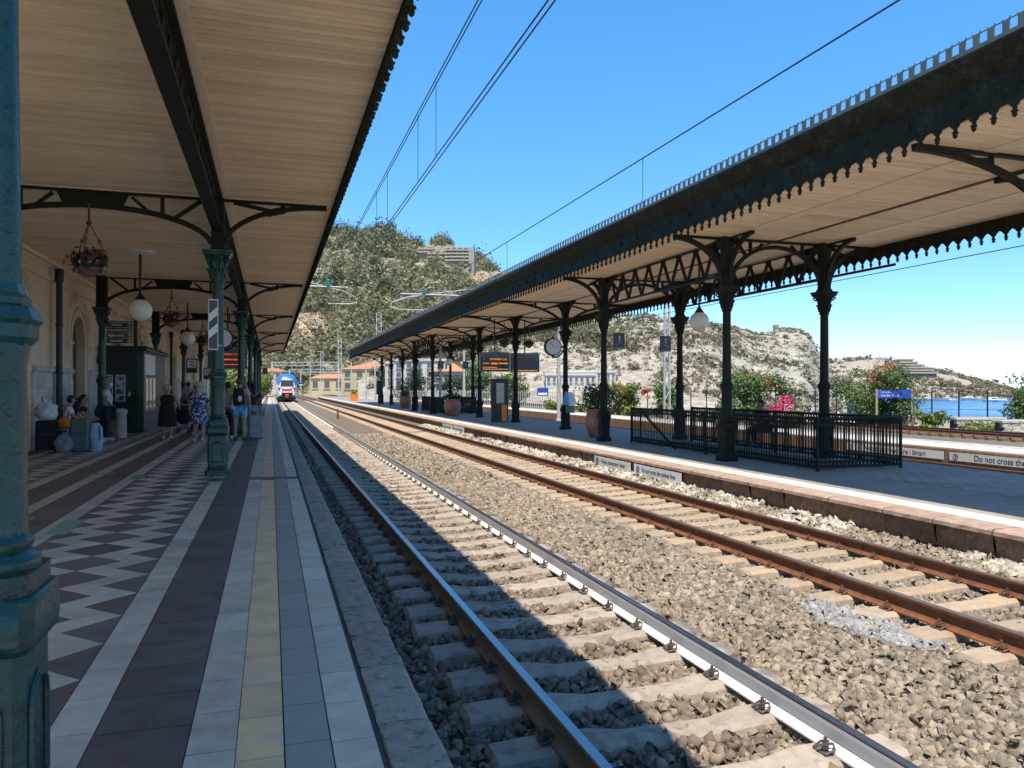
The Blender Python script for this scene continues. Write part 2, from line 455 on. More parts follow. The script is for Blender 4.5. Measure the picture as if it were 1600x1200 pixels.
# ---- hills: a ramp from its foot to a crest line, with real depth behind
M_hillA = mat('wooded_hill_soil', (0.42, 0.35, 0.25), 0.95, 0.4, 0.12, 0.8, 0.5, col2=(0.19, 0.165, 0.09), s2=0.035, lo=0.4, hi=0.55, bdist=1.0)  # soil lightened, distance haze put into the colour
M_hillB = mat('dry_rock_hill', (0.43, 0.375, 0.3), 0.95, 0.5, 0.7, 1.0, 1.6, col2=(0.3, 0.26, 0.19), s2=0.22, lo=0.46, hi=0.62, bdist=1.0)  # rock lightened likewise, the haze is in its colour
M_cliff = mat('pale_cliff_rock', (0.42, 0.32, 0.22), 0.95, 0.4, 0.3, 1.0, 0.6, col2=(0.25, 0.18, 0.12), s2=0.2, lo=0.48, hi=0.62, bdist=1.5)

class Hill:
    def __init__(s, name, crest, d0, d1, zf, m, amp, seed, back=160, step=5, nt=46, steps=None):
        s.u = np.array([c[0] for c in crest], float); s.vv = np.array([c[1] for c in crest], float)
        s.d0, s.d1, s.zfoot, s.amp, s.seed = d0, d1, zf, amp, seed
        us = np.arange(s.u[0], s.u[-1]+1, step); ts = np.concatenate([np.linspace(0, 1, nt), np.array([1.05, 1.15, 1.35])])
        U, T = np.meshgrid(us, ts)
        P = s.pt(U, T)
        nu = len(us); idx = np.arange(len(ts)*nu).reshape(len(ts), nu)
        q = np.stack([idx[:-1,:-1], idx[:-1,1:], idx[1:,1:], idx[1:,:-1]], -1).reshape(-1, 4)
        me = mesh_np(name, P.reshape(-1, 3), q, m, smooth=True)
        s.o = struct(put(me, name))
    def pt(s, U, T):
        vc = np.interp(U, s.u, s.vv)
        D = s.d0 + (s.d1-s.d0)*T
        zc = CAM_H + (606-vc)/1200*s.d1
        Tc = np.clip(T, 0, 1)
        zf = np.interp(U, [p[0] for p in s.zfoot], [p[1] for p in s.zfoot])
        sh = Tc**0.85
        Z = zf + (zc-zf)*sh
        Z = np.where(T > 1, zc-(T-1)*(zc-zf)*0.9, Z)
        r = (U-800)/1200*D
        X = D*SN + r*CS; Y = D*CS - r*SN
        p = np.stack([X*0.012, Y*0.012, np.full_like(X, s.seed)], -1)
        nz = fbm(p)+0.5*np.abs(fbm(p*3+5, 4))+0.35*np.abs(fbm(p*9+2, 3))
        env = np.clip(Tc*(1-Tc)*4, 0, 1)
        Z = Z + nz*s.amp*env
        D2 = nz*s.amp*1.2*env
        return np.stack([X+D2*SN, Y+D2*CS, Z], -1)
    def at(s, u, v):
        """surface point that shows at photo pixel u, v"""
        t = np.linspace(0, 1, 160)
        p = s.pt(np.full(160, float(u)), t)
        d = p[:, 0]*SN+p[:, 1]*CS
        vv = 606-(p[:, 2]-CAM_H)/d*1200
        k = np.nonzero(vv <= v)[0]
        return Vector(p[k[0] if len(k) else -1])

crestA = [(250, 470), (330, 430), (400, 398), (450, 380), (490, 368), (520, 362), (540, 360), (560, 366), (590, 362), (610, 366), (640, 378), (665, 382),
          (685, 374), (705, 380), (718, 392), (745, 402), (780, 424), (820, 432), (870, 455), (920, 478), (960, 498), (1000, 520)]
crestB = [(560, 560), (640, 525), (720, 508), (800, 500), (880, 488), (940, 494), (985, 498), (1010, 492), (1035, 499), (1070, 500), (1110, 506), (1150, 512), (1185, 521),
          (1208, 519), (1215, 513), (1250, 514), (1262, 520), (1272, 534), (1280, 552), (1292, 572), (1310, 590), (1330, 610)]
crestC = [(1180, 560), (1240, 562), (1290, 562), (1340, 558), (1380, 560), (1420, 566), (1460, 576), (1500, 584), (1540, 592), (1575, 602), (1600, 612), (1640, 620)]
hillA = Hill('wooded_hill', crestA, 260, 700, [(0, -2)], M_hillA, 22, 3.1)
hillB = Hill('rocky_hill', crestB, 120, 480, [(900, -1), (1120, -2), (1240, -9)], M_hillB, 15, 8.7, step=3, nt=120)
hillC = Hill('headland', crestC, 690, 930, [(0, -9)], M_hillB, 10, 5.5, step=3, nt=70)

# ---- scattered foliage (numpy): many small leaf cards filling each crown
def leaf_cloud(cen, rad, per, size, rng, shell=0.55, flat=0.0, crown_rnd=None):
    n = len(cen); N_ = n*per
    c = np.repeat(cen, per, 0); r = np.repeat(rad, per, 0)
    d = rng.normal(size=(N_, 3)); d /= np.linalg.norm(d, axis=1, keepdims=True)
    k = (shell + (1-shell)*rng.random(N_))[:, None]
    bl = 1+0.38*np.sin(d[:, :1]*5+np.repeat(rng.random((n, 1))*6, per, 0))*np.cos(d[:, 1:2]*6+np.repeat(rng.random((n, 1))*6, per, 0))
    p = c + d*k*r*bl
    nrm = d*1.2+rng.normal(size=(N_, 3))*0.6; nrm[:, 2] += 0.25; nrm /= np.linalg.norm(nrm, axis=1, keepdims=True)
    a = np.cross(nrm, rng.normal(size=(N_, 3))); a /= np.linalg.norm(a, axis=1, keepdims=True)
    b = np.cross(nrm, a)
    s_ = (np.repeat(size, per) if np.ndim(size) else np.full(N_, size))*(0.6+0.8*rng.random(N_))
    a *= s_[:, None]; b *= (s_*0.7)[:, None]
    V = np.stack([p-a, p-b*0.9+nrm*s_[:, None]*0.15, p+a, p+b*0.9+nrm*s_[:, None]*0.15], 1).reshape(-1, 3)
    Q = np.arange(N_*4).reshape(-1, 4)
    cr = np.repeat(rng.random(n) if crown_rnd is None else crown_rnd, per)
    return V, Q, np.clip(cr*0.65+0.35*rng.random(N_), 0, 0.999)

def scatter(h, name, n, label, m, r0, r1, per, leaf, mask=None, tr=(0.02, 0.99), ur=None, tall=1.0, cat='wood'):
    rng = np.random.default_rng(int(h.seed*100)+n)
    ur = ur or (h.u[0], h.u[-1])
    U = rng.uniform(ur[0], ur[1], n*3); T = rng.uniform(tr[0], tr[1], n*3)
    P = h.pt(U, T)
    if mask is not None:
        d = P[:, 0]*SN+P[:, 1]*CS; v = 606-(P[:, 2]-CAM_H)/d*1200
        ok = mask(U, v, P)
        P = P[ok]
    P = P[:n]; n = len(P)
    r = rng.uniform(r0, r1, n)*(0.7+0.6*rng.random(n)**3)
    rad = np.stack([r, r, r*tall*(0.7+0.6*rng.random(n))], 1)
    cen = P.copy(); cen[:, 2] += rad[:, 2]*0.55
    V, Q, A = leaf_cloud(cen, rad, per, r*leaf, rng, 0.5)
    o = put(mesh_np(name, V, Q, m, A), name)
    return tag(o, label, cat, kind='stuff')

M_forest = mat('hill_forest_leaf', (0.15, 0.16, 0.08), 0.8, 0.3, 0.05, 0, rnd=0.5, col2=(0.25, 0.225, 0.14), s2=0.02, lo=0.42, hi=0.62, trans=0.35)  # leaf colour and translucency raised in place of haze
M_forestd = mat('hill_conifer_leaf', (0.06, 0.085, 0.045), 0.8, 0.3, 0.05, 0, rnd=0.4, trans=0.3)
M_scrub = mat('dry_scrub_leaf', (0.22, 0.19, 0.115), 0.9, 0.35, 0.08, 0, rnd=0.45, col2=(0.12, 0.13, 0.065), s2=0.03, lo=0.48, hi=0.62, trans=0.3)
def noise_mask(thr, f, seed):
    return lambda U, v, P: (fbm(np.stack([P[:, 0]*f, P[:, 1]*f, P[:, 2]*f+seed], -1), 3) > thr)
def maskA(U, v, P):
    cl = ((U < 516) & (v > 496) & (v < 535)) | ((U > 660) & (U < 745) & (v > 384) & (v < 418)) | ((U > 730) & (v > 425) & (v < 445))
    return noise_mask(-0.02, 0.085, 1.0)(U, v, P) & ~cl
scatter(hillA, 'hill_wood', 3300, 'olive green wood covering the steep hill behind the station', M_forest, 2.6, 5.4, 56, 0.2, maskA, ur=(440, 900), tall=1.1)
scatter(hillA, 'foot_wood', 500, 'bushes and small trees along the foot of the wooded hill', M_forest, 1.6, 3.4, 80, 0.18, None, tr=(0.0, 0.24), ur=(380, 620), tall=1.0)
scatter(hillA, 'conifer_wood', 420, 'dark conifers in bands near the top of the wooded hill', M_forestd, 3.2, 5.0, 62, 0.2,
        lambda U, v, P: maskA(U, v, P) & ((v < 400) | (noise_mask(0.06, 0.02, 9)(U, v, P))), ur=(480, 860), tall=1.9)
scatter(hillB, 'hill_scrub', 3600, 'low dry scrub dotted over the tan rocky hill', M_scrub, 0.5, 1.7, 18, 0.34, noise_mask(-0.06, 0.05, 4.0), ur=(600, 1325), tall=0.7, cat='scrub')
scatter(hillB, 'low_scrub', 2600, 'small tufts of dry scrub low on the rocky hill', M_scrub, 0.25, 0.8, 14, 0.36, noise_mask(-0.1, 0.08, 6.0), tr=(0.05, 0.5), ur=(760, 1325), tall=0.7, cat='scrub')
scatter(hillB, 'dark_scrub', 200, 'dark green bushes in the gullies of the rocky hill', M_forestd, 1.2, 3.0, 60, 0.2, noise_mask(0.1, 0.03, 7.0), tr=(0.3, 0.97), ur=(600, 1325), tall=0.9, cat='scrub')
scatter(hillB, 'foot_wood', 420, 'green trees along the foot of the rocky hill', M_forest, 1.6, 3.0, 110, 0.15, noise_mask(-0.02, 0.05, 3.0), tr=(0.14, 0.32), ur=(600, 980), tall=1.1)
scatter(hillC, 'headland_scrub', 1500, 'grey green scrub on the far headland', M_scrub, 1.6, 4.2, 24, 0.32, noise_mask(-0.06, 0.02, 2.0), tall=0.7, cat='scrub')

# rock outcrops on the wooded hill: real cliffs standing out of the slope
def cliff(u0, u1, v0, v1, label, seed, bulge=6.0):
    rng = np.random.default_rng(seed)
    nu, nv = 22, 16
    pts = np.zeros((nv, nu, 3))
    for j in range(nv):
        for i in range(nu):
            a, b = i/(nu-1), j/(nv-1)
            wob = 0.1*math.sin(b*9+seed)
            p = hillA.at(u0+(u1-u0)*(a*(1-0.5*b)+0.25*b+wob*(1-abs(2*a-1))), v1+(v0-v1)*b)
            e = (math.sin(math.pi*a)**0.5 if 0 < a < 1 else 0)*(math.sin(math.pi*min(b*0.8+0.15, 1))**0.5)
            k = bulge*e*(0.6+rng.random()*0.8)-1.5*(1-e)
            p = p - Vector((SN, CS, 0))*k
            pts[j, i] = p
    idx = np.arange(nv*nu).reshape(nv, nu)
    q = np.stack([idx[:-1,:-1], idx[:-1,1:], idx[1:,1:], idx[1:,:-1]], -1).reshape(-1, 4)
    o = put(mesh_np('rock_cliff', pts.reshape(-1, 3), q, M_cliff), 'rock_cliff')
    return struct(o)
cliff(436, 528, 488, 552, '', 3, 9)
cliff(556, 588, 468, 508, '', 5)
cliff(608, 640, 478, 500, '', 8)
cliff(728, 775, 424, 452, '', 6)

# ---- left platform
EDGE = 0.705
plat = MB()
plat.box(-6.2, 0.45, -4, 150, -0.8, -0.012)
platform = struct(plat.build('platform', M_mortar, smooth=False))
put(MB().box(-30, 0.7, -60, -4.01, -0.8, 0.0).mesh('unseen_bounce_slab', M_concrete, False), 'unseen_bounce_slab', platform)  # unseen pale slab behind the camera, added to bounce sunlight under the canopy
specs = []
def tile_mesh(w, l, m, g_=0.0045):
    return MB().box(-w/2+g_*0.7, w/2-g_*0.7, -l/2+g_, l/2-g_, -0.03, 0.0).mesh('paving_tile', m, smooth=False)
T_l = tile_mesh(0.2, 0.41, M_light); T_d = tile_mesh(0.395, 0.41, M_bluet)
T_dk = tile_mesh(0.44, 0.41, M_darkt)
T_gr = tile_mesh(0.19, 0.41, M_greyt)
T_ye = MB().box(-0.0935, 0.0935, -0.2005, 0.2005, -0.03, 0.0).mesh('paving_tile', [M_yellow], smooth=False)
T_le = tile_mesh(0.186, 0.41, M_light)
YMAX = 76.0
cols_straight = [(T_l, -0.8315, M_light), (T_d, -0.5325, 0), (T_l, -0.236, 0), (T_ye, -0.042, 0), (T_gr, 0.15, 0), (T_le, 0.338, 0),
                 (T_l, -2.21, 0), (T_dk, -2.525, 0), (T_l, -2.835, 0), (T_dk, -3.16, 0), (T_l, -3.49, 0), (T_l, -4.96, 0), (T_dk, -5.3, 0)]
for me, x, _ in cols_straight:
    off = random.random()*0.2
    k = 0
    while True:
        y = 1.0 + k*0.41 + off
        if y > 130: break
        if (y < YMAX or -1 < x): 
            if not (13.24 < y < 13.65 and x > -0.95): specs.append((me, (x, y, 0), 0))
        k += 1
# cross band of grey tiles at the second column
for i in range(11):
    specs.append((T_d, (-0.72+0.41*i-0.0, 13.44, 0.0005), R(90))) if -0.72+0.41*i < 0.3 else None
def zigzag(x0, x1, y0, y1):
    xc = (x0+x1)/2; H = abs(x1-x0)/4; S = H*math.sqrt(2)          # S = side of a diamond
    md = tile_mesh(S, S, M_darkt, 0.002); ml = tile_mesh(S/2, S, M_light, 0.002)
    mt = MB().prism([(0.0, -H+0.004), (0.0, H-0.004), (-H+0.004, 0.0)], -0.03, 0.0).mesh('paving_tile', M_darkt, smooth=False)
    k = 0; sh = S/4/math.sqrt(2)
    while y0+k*2*H < y1:
        y = y0+k*2*H
        specs.append((md, (xc, y+H, 0), R(45)))
        for sgn in (-1, 1):
            for half in (0, 1):
                specs.append((ml, (xc+sgn*(H+(sh if half == 0 else -sh)), y+H*(0.5+half)+sh, 0), R(-45)*sgn if half == 0 else R(45)*sgn))
            specs.append((mt, (xc+sgn*2*H, y, 0), 0 if sgn > 0 else R(180)))
        k += 1
zigzag(-2.108, -0.934, 1.2, YMAX)
zigzag(-4.86, -3.592, 12.2, YMAX)
pieces('paving_tile', specs, platform, 900, 'far_paving_tiles')
# kerb stones of lava along the edge
kerbs = []
ks = []
for i in range(6):
    l = (0.62, 0.85, 0.55, 0.74, 0.68, 0.9)[i]
    b = MB(); n_ = 7; prof = []
    rr_ = random.Random(i)
    ys_ = [l*j/(n_-1) for j in range(n_)]
    sec = [(0.45, -0.4), (0.452, -0.03), (0.462, -0.004), (0.57, 0.0), (0.672, -0.004), (0.698, -0.02), (0.706, -0.06), (0.7, -0.4)]
    vs = []
    for j, y in enumerate(ys_):
        e = 0.012 if j in (0, n_-1) else 0
        yy = y + (0.006 if j == 0 else (-0.006 if j == n_-1 else 0))
        for (x, z) in sec:
            vs.append((x+rr_.uniform(-.006, .006), yy+rr_.uniform(-.004, .004), z-e+rr_.uniform(-.006, .004)))
    m_ = len(sec)
    fs = [(j*m_+q, j*m_+q+1, (j+1)*m_+q+1, (j+1)*m_+q) for j in range(n_-1) for q in range(m_-1)]
    fs += [tuple(range(m_)), tuple(range((n_-1)*m_+m_-1, (n_-1)*m_-1, -1))]
    b.add(vs, fs)
    ks.append((b.mesh('kerb_stone', M_kerb, True, 50), l))
y = 0.6; i = 0
while y < 140:
    me, l = ks[(i*5+i//3) % 6]
    kerbs.append((me, (0, y, 0), 0)); y += l; i += 1
pieces('kerb_stone', kerbs, platform, 120, 'far_kerb_stones')
# painted floor marks
for (x0, y0, w_, l_) in ((-2.16, 8.9, 0.06, 0.9), (-2.16, 13.9, 0.06, 0.6)):
    put(MB().box(x0-w_, x0+w_+0.1, y0, y0+l_, 0.001, 0.0045).mesh('floor_mark', M_greenp), 'floor_mark', platform)
for (x0, y0) in ((-2.84, 10.0), (-2.84, 14.8)):
    put(MB().box(x0-0.25, x0+0.25, y0, y0+0.14, 0.001, 0.0045).mesh('floor_mark', M_greenp), 'floor_mark', platform)

# ---- middle platform (right) and far platform
PZ = -0.17
pm = MB(); pm.box(8.5, 13.8, -4, 12.95, -1.0, PZ)
pm.box(8.5, 10.5, 12.95, 21.3, -1.0, PZ); pm.box(12.4, 13.8, 12.95, 21.3, -1.0, PZ)
pm.box(8.5, 13.8, 21.3, 150, -1.0, PZ)
mplat = struct(pm.build('middle_platform', M_asphalt, smooth=False))
put(MB().box(8.55, 8.97, -4, 150, PZ, PZ+0.004).mesh('white_edge_line', M_white), 'white_edge_line', mplat)
# worn paver joints near the end: rows of setts beside the railing
setts = []
sm = MB().cbox(-0.14, 0.14, -0.09, 0.09, -0.02, 0.012, 0.006).mesh('paving_sett', M_asphalt, smooth=False)
for iy in range(24):
    for ix in range(9):
        setts.append((sm, (10.9+ix*0.3+(iy % 2)*0.15, 8.6+iy*0.19, PZ), 0))
pieces('paving_sett', setts, mplat, 216)
kerb2 = []
kk = []
for i in range(4):
    l = (0.95, 1.1, 0.85, 1.0)[i]; b = MB(); rr_ = random.Random(40+i); n_ = 9
    sec = [(8.56, PZ+0.003), (8.3, PZ+0.005), (8.16, PZ), (8.125, PZ-0.02), (8.12, PZ-0.07), (8.16, PZ-0.085), (8.17, PZ-0.2), (8.2, PZ-0.36)]
    vs = []
    for j in range(n_):
        yy = 0.008+(l-0.016)*j/(n_-1)
        for q, (x, z) in enumerate(sec):
            k_ = 0.004 if q < 5 else 0.02
            vs.append((x+rr_.uniform(-k_, k_), yy, z+rr_.uniform(-k_, k_)*0.5))
    m_ = len(sec)
    for j in range(n_-1):
        for q in range(m_-1):
            b.mi = 0 if q < 4 else 1
            b.add([vs[j*m_+q], vs[j*m_+q+1], vs[(j+1)*m_+q+1], vs[(j+1)*m_+q]], [(0, 1, 2, 3)])
    kk.append((b.mesh('kerb_stone', [M_kerbpink, M_brownst], False), l))
y = 4.0; i = 0
while y < 140:
    me, l = kk[(i*3+i//2) % 4]; kerb2.append((me, (0, y, 0), 0)); y += l; i += 1
pieces('kerb_stone', kerb2, mplat, 100, 'far_kerb_stones')
fp = MB(); fp.box(17.95, 20.2, -4, 150, -0.9, PZ)
fplat = struct(fp.build('far_platform', M_concrete, smooth=False))
put(MB().box(18.0, 19.3, -4, 150, PZ, PZ+0.004).mesh('white_edge_line', M_white), 'white_edge_line', fplat)
kb = MB().cbox(17.68, 17.95, 0.005, 0.995, -0.55, PZ+0.01, 0.02).mesh('kerb_stone', M_brownst, False)
pieces('kerb_stone', [(kb, (0, 6+i, 0), 0) for i in range(90)], fplat, 60, 'far_kerb_stones')

# ---- ballast
RT = -0.45      # rail top
b = MB()
xs = [0.5, 0.72, 1.1, 1.5, 2.4, 3.4, 3.7, 4.4, 5.1, 5.4, 6.4, 7.4, 7.7, 8.2, 8.6]; zs = [-0.76, -0.75, -0.735, -0.705, -0.705, -0.7, -0.675, -0.655, -0.675, -0.72, -0.725, -0.715, -0.66, -0.56, -0.5]
vs = [(x, y, z) for y in (-3, 20, 60, 400) for x, z in zip(xs, zs)]; n = len(xs)
b.add(vs, [(j*n+i, j*n+i+1, (j+1)*n+i+1, (j+1)*n+i) for j in range(3) for i in range(n-1)])
b.add([(13.5, -3, -0.72), (18.2, -3, -0.72), (18.2, 300, -0.72), (13.5, 300, -0.72)], [(0, 1, 2, 3)])
b.add([(20.0, -3, -0.74), (35, -3, -0.74), (35, 300, -0.74), (20, 300, -0.74)], [(0, 1, 2, 3)])
struct(b.build('ballast_bed', M_bed, smooth=True))

def stones(name, label, n, xr, yr, size, m, rng, zf, keep=None):
    X = rng.uniform(xr[0], xr[1], n); Y = yr[0]+(yr[1]-yr[0])*rng.random(n)
    if keep is not None:
        k = keep(X, Y); X = X[k]; Y = Y[k]
    n = len(X)
    base = np.array([(-1,-1,-1),(1,-1,-1),(1,1,-1),(-1,1,-1),(-1,-1,1),(1,-1,1),(1,1,1),(-1,1,1)], float)*0.5
    v = base[None]*(1+rng.uniform(-0.45, 0.3, (n, 8, 3)))
    sc = size*(0.5+1.0*rng.random((n, 1, 1))**1.4)*np.stack([np.ones(n), 0.6+0.4*rng.random(n), 0.45+0.4*rng.random(n)], 1)[:, None, :]
    v = v*sc
    # random rotation from quaternions
    q = rng.normal(size=(n, 4)); q[:, 1:3] *= 0.5; q /= np.linalg.norm(q, axis=1, keepdims=True)
    w, x, y, z = q.T
    Rm = np.stack([1-2*(y*y+z*z), 2*(x*y-z*w), 2*(x*z+y*w), 2*(x*y+z*w), 1-2*(x*x+z*z), 2*(y*z-x*w), 2*(x*z-y*w), 2*(y*z+x*w), 1-2*(x*x+y*y)], 1).reshape(n, 3, 3)
    v = np.einsum('nij,nkj->nki', Rm, v)
    Z = np.interp(X, zf[0], zf[1]) + rng.uniform(-0.022, 0.024, n)
    v += np.stack([X, Y, Z], 1)[:, None, :]
    F = np.array([(4,5,6,7),(0,1,5,4),(1,2,6,5),(2,3,7,6),(3,0,4,7)])
    Q = (F[None]+np.arange(n)[:, None, None]*8).reshape(-1, 4)
    A = np.repeat(rng.random(n), 5)
    return tag(put(mesh_np(name, v.reshape(-1, 3), Q, m, A), name), label, 'ballast', kind='stuff')
zf1 = (xs, [z+0.012 for z in zs])
vis = lambda X, Y: (X < 1.36*Y+0.5)
rg = np.random.default_rng(5)
stones('ballast', 'brown crushed stone ballast filling the bed between the two near tracks', 80000, (2.9, 8.15), (3.0, 17.0), 0.055, M_stone, rg, zf1, vis)
stones('ballast', 'coarse brown crushed stone further along the two near tracks', 27000, (0.75, 8.15), (17.0, 36.0), 0.07, M_stone, rg, zf1)
stones('ballast', 'dark crushed stone beside the left platform edge', 17000, (0.72, 3.0), (1.4, 17.0), 0.06, M_stoned, rg, zf1, vis)
stones('ballast', 'patch of fresh pale grey stone beside the rusty rail', 1500, (4.75, 5.45), (5.0, 6.6), 0.055, M_stoneg, rg, (xs, [z+0.03 for z in zs]), lambda X, Y: ((X-5.2)/0.42)**2+((Y-5.7)/0.75)**2 < 1)
stones('ballast', 'loose stone on the bed of the track behind the middle platform', 5000, (13.9, 17.6), (7, 30), 0.09, M_stone, rg, ((0, 40), (-0.71, -0.71)))
stones('rubble', 'limewashed rubble banked against the kerb of the middle platform', 9000, (7.6, 8.2), (5.5, 42), 0.085, M_lime, rg, ((7.6, 7.9, 8.05, 8.25), (-0.66, -0.6, -0.55, -0.5)), lambda X, Y: vnoise(np.stack([X*1.5, Y*0.9, X*0], -1)) > 0.22)

# ---- tracks
def rail_section(h=0.16):
    return [(-0.07, 0), (0.07, 0), (0.07, 0.012), (0.035, 0.026), (0.016, 0.05), (0.01, 0.118), (0.034, 0.128), (0.036, 0.152), (0.03, 0.16),
            (-0.03, 0.16), (-0.036, 0.152), (-0.034, 0.128), (-0.01, 0.118), (-0.016, 0.05), (-0.035, 0.026), (-0.07, 0.012)]
def rail(parent, x, zt, y0, y1, mside, mtop):
    sec = rail_section(); b = MB(); n = len(sec); ys = [y0, y0+20, y1]
    vs = [(sx, y, sz) for y in ys for sx, sz in sec]
    for j in range(2):
        for i in range(n):
            b.mi = 1 if i in (6, 7, 8, 9) and i != 6 else 0
            k = (i+1) % n
            b.add([vs[j*n+i], vs[j*n+k], vs[(j+1)*n+k], vs[(j+1)*n+i]], [(0, 1, 2, 3)])
    return b.build('rail', [mside, mtop], parent, (x, 0, zt-0.16), smooth=False)
def sleeper_mesh(m, seed):
    rr_ = random.Random(seed); b = MB()
    st = [(-1.2, 0.11, -0.03), (-1.17, 0.135, 0.0), (-0.95, 0.14, 0.012), (-0.55, 0.135, 0.01), (-0.3, 0.11, -0.02), (0.3, 0.11, -0.02), (0.55, 0.135, 0.01), (0.95, 0.14, 0.012), (1.17, 0.135, 0.0), (1.2, 0.11, -0.03)]
    vs = []
    for (x, w, z) in st:
        j = lambda k=0.006: rr_.uniform(-k, k)
        vs += [(x, -w-0.03+j(), -0.2), (x, -w+j(), z-0.03+j()), (x, -w+0.03+j(), z+j(0.003)), (x, w-0.03+j(), z+j(0.003)), (x, w+j(), z-0.03+j()), (x, w+0.03+j(), -0.2)]
    fs = [(i*6+k, i*6+(k+1) % 6, (i+1)*6+(k+1) % 6, (i+1)*6+k) for i in range(len(st)-1) for k in range(6)]
    fs += [(5, 4, 3, 2, 1, 0), tuple((len(st)-1)*6+k for k in range(6))]
    b.add(vs, fs)
    return b.mesh('sleeper', m, True, 30)
def clip_mesh(m):
    b = MB()
    b.box(-0.035, 0.03, -0.04, 0.04, -0.01, 0.006)
    b.tube([(0.03, -0.05, 0.01), (-0.03, -0.06, 0.035), (-0.05, -0.02, 0.05), (-0.01, 0.0, 0.04), (0.035, 0.0, 0.035), (-0.01, 0.0, 0.045), (-0.05, 0.02, 0.05), (-0.03, 0.06, 0.035), (0.03, 0.05, 0.01)], 0.0085, 5)
    b.lathe([(0.022, 0.0), (0.022, 0.03), (0.012, 0.032), (0.012, 0.065)], 6, (-0.012, 0, 0.02))
    return b.mesh('rail_clip', m, True)
def track(label, xc, y0, y1, ms, side_l, side_r, top, mclip, nind=90, nclip=26, pitch=0.6):
    t = thing('railway_track', label, 'railway track', (xc, 0, 0))
    rail(t, -0.7525, RT, y0, y1, side_l, top); rail(t, 0.7525, RT, y0, y1, side_r, top)
    sl = [sleeper_mesh(ms, k) for k in range(4)]; cm = clip_mesh(mclip)
    sp = []; k = 0; y = y0+0.3; clips = []
    while y < min(y1, 130):
        sp.append((sl[k % 4], (random.uniform(-.015, .015), y+random.uniform(-.02, .02), RT-0.17), random.uniform(-.008, .008)))
        if xc+1.0 < 1.36*y+1.2:
            for rx in (-0.7525, 0.7525):
                for sg in (-1, 1):
                    clips.append((cm, (rx+sg*0.1, y, RT-0.158), 0 if sg > 0 else math.pi))
        y += pitch; k += 1
    pieces('sleeper', sp, t, nind, 'far_sleepers')
    if nclip: pieces('rail_clip', clips[:260], t, nclip*4, 'far_rail_clips')
    return t
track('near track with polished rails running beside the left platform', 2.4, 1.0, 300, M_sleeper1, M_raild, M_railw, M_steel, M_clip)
track('rusty railed track in front of the middle platform', 6.43, 2.0, 300, M_sleeper2, M_rust, M_rust, M_rusttop, M_clipr)
track('track between the middle platform and the far white edged platform', 15.9, 6.0, 260, M_sleeper2, M_rust, M_rust, M_rusttop, M_clipr, 40, 0)
track('disused sidings track on dry ground in front of the planters', 30.5, 10.0, 200, M_bark, M_rust, M_rust, M_rusttop, M_clipr, 30, 0)
# short marker post between the tracks
put(MB().lathe([(0.07, -0.7), (0.07, -0.05), (0.05, 0.0)], 10).mesh('marker_post', M_rust), 'marker_post', None, (4.4, 54, 0.05))
tag(bpy.data.objects['marker_post'], 'short rust brown post standing between the two near tracks', 'post')

# dry grass tufts growing in the ballast
rg2 = np.random.default_rng(21)
nt_ = 240
gx = np.concatenate([rg2.normal(3.75, 0.18, 150), rg2.uniform(7.6, 8.1, 90)]); gy = rg2.uniform(4, 30, nt_)
per = 26; N_ = nt_*per
bx = np.repeat(gx, per)+rg2.normal(0, 0.05, N_); by = np.repeat(gy, per)+rg2.normal(0, 0.07, N_)
bz = np.interp(bx, xs, zs)
hh = rg2.uniform(0.03, 0.1, N_); lx = rg2.normal(0, 0.035, N_); ly = rg2.normal(0, 0.035, N_); an = rg2.random(N_)*6.28
wx, wy = 0.004*np.cos(an), 0.004*np.sin(an)
V_ = np.stack([np.stack([bx-wx, by-wy, bz], 1), np.stack([bx+wx, by+wy, bz], 1), np.stack([bx+lx+wx*0.3, by+ly+wy*0.3, bz+hh], 1), np.stack([bx+lx-wx*0.3, by+ly-wy*0.3, bz+hh], 1)], 1).reshape(-1, 3)
M_straw_g = mat('dry_grass_blade', (0.34, 0.24, 0.1), 0.8, 0.2, 5, 0, rnd=0.4)
tag(put(mesh_np('dry_grass', V_, np.arange(N_*4).reshape(-1, 4), M_straw_g, rg2.random(N_)), 'dry_grass'), 'dry yellow grass tufts sprouting in the ballast beside the rails', 'grass', kind='stuff')
# ================================================================== CANOPIES AND COLUMNS
LS = 4.76           # left soffit height
CX = -0.867         # left column row
LY = [2.82, 14.1, 25.0, 36.0, 47.0, 58.0, 69.0]
RS = 4.93           # right soffit height
ORD = ['first', 'second', 'third', 'fourth', 'fifth', 'sixth', 'seventh', 'eighth', 'ninth', 'tenth', 'eleventh', 'twelfth']

def pedestal_mb():
    b = MB()
    b.csq([(0.195, 0.0), (0.195, 0.10), (0.178, 0.12), (0.158, 0.15), (0.15, 0.2), (0.15, 0.68)], 0.2)
    b.csq([(0.15, 0.68), (0.176, 0.705), (0.18, 0.74), (0.18, 0.85), (0.172, 0.86)], 0.2)
    b.csq([(0.16, 0.86), (0.16, 0.925), (0.145, 0.93)], 0.3)
    # raised arched panel frames on each face
    for k in range(4):
        a = k*math.pi/2; c, s_ = math.cos(a), math.sin(a)
        pts = []
        for (x, z) in [(-0.085, 0.24), (-0.085, 0.5)] + [(-0.085*math.cos(t), 0.5+0.085*math.sin(t)) for t in np.linspace(0, math.pi, 7)[1:-1]] + [(0.085, 0.5), (0.085, 0.24), (-0.085, 0.24)]:
            pts.append((x*c+0.153*s_, x*s_-0.153*c, z))
        b.tube(pts, 0.013, 6)
    return b
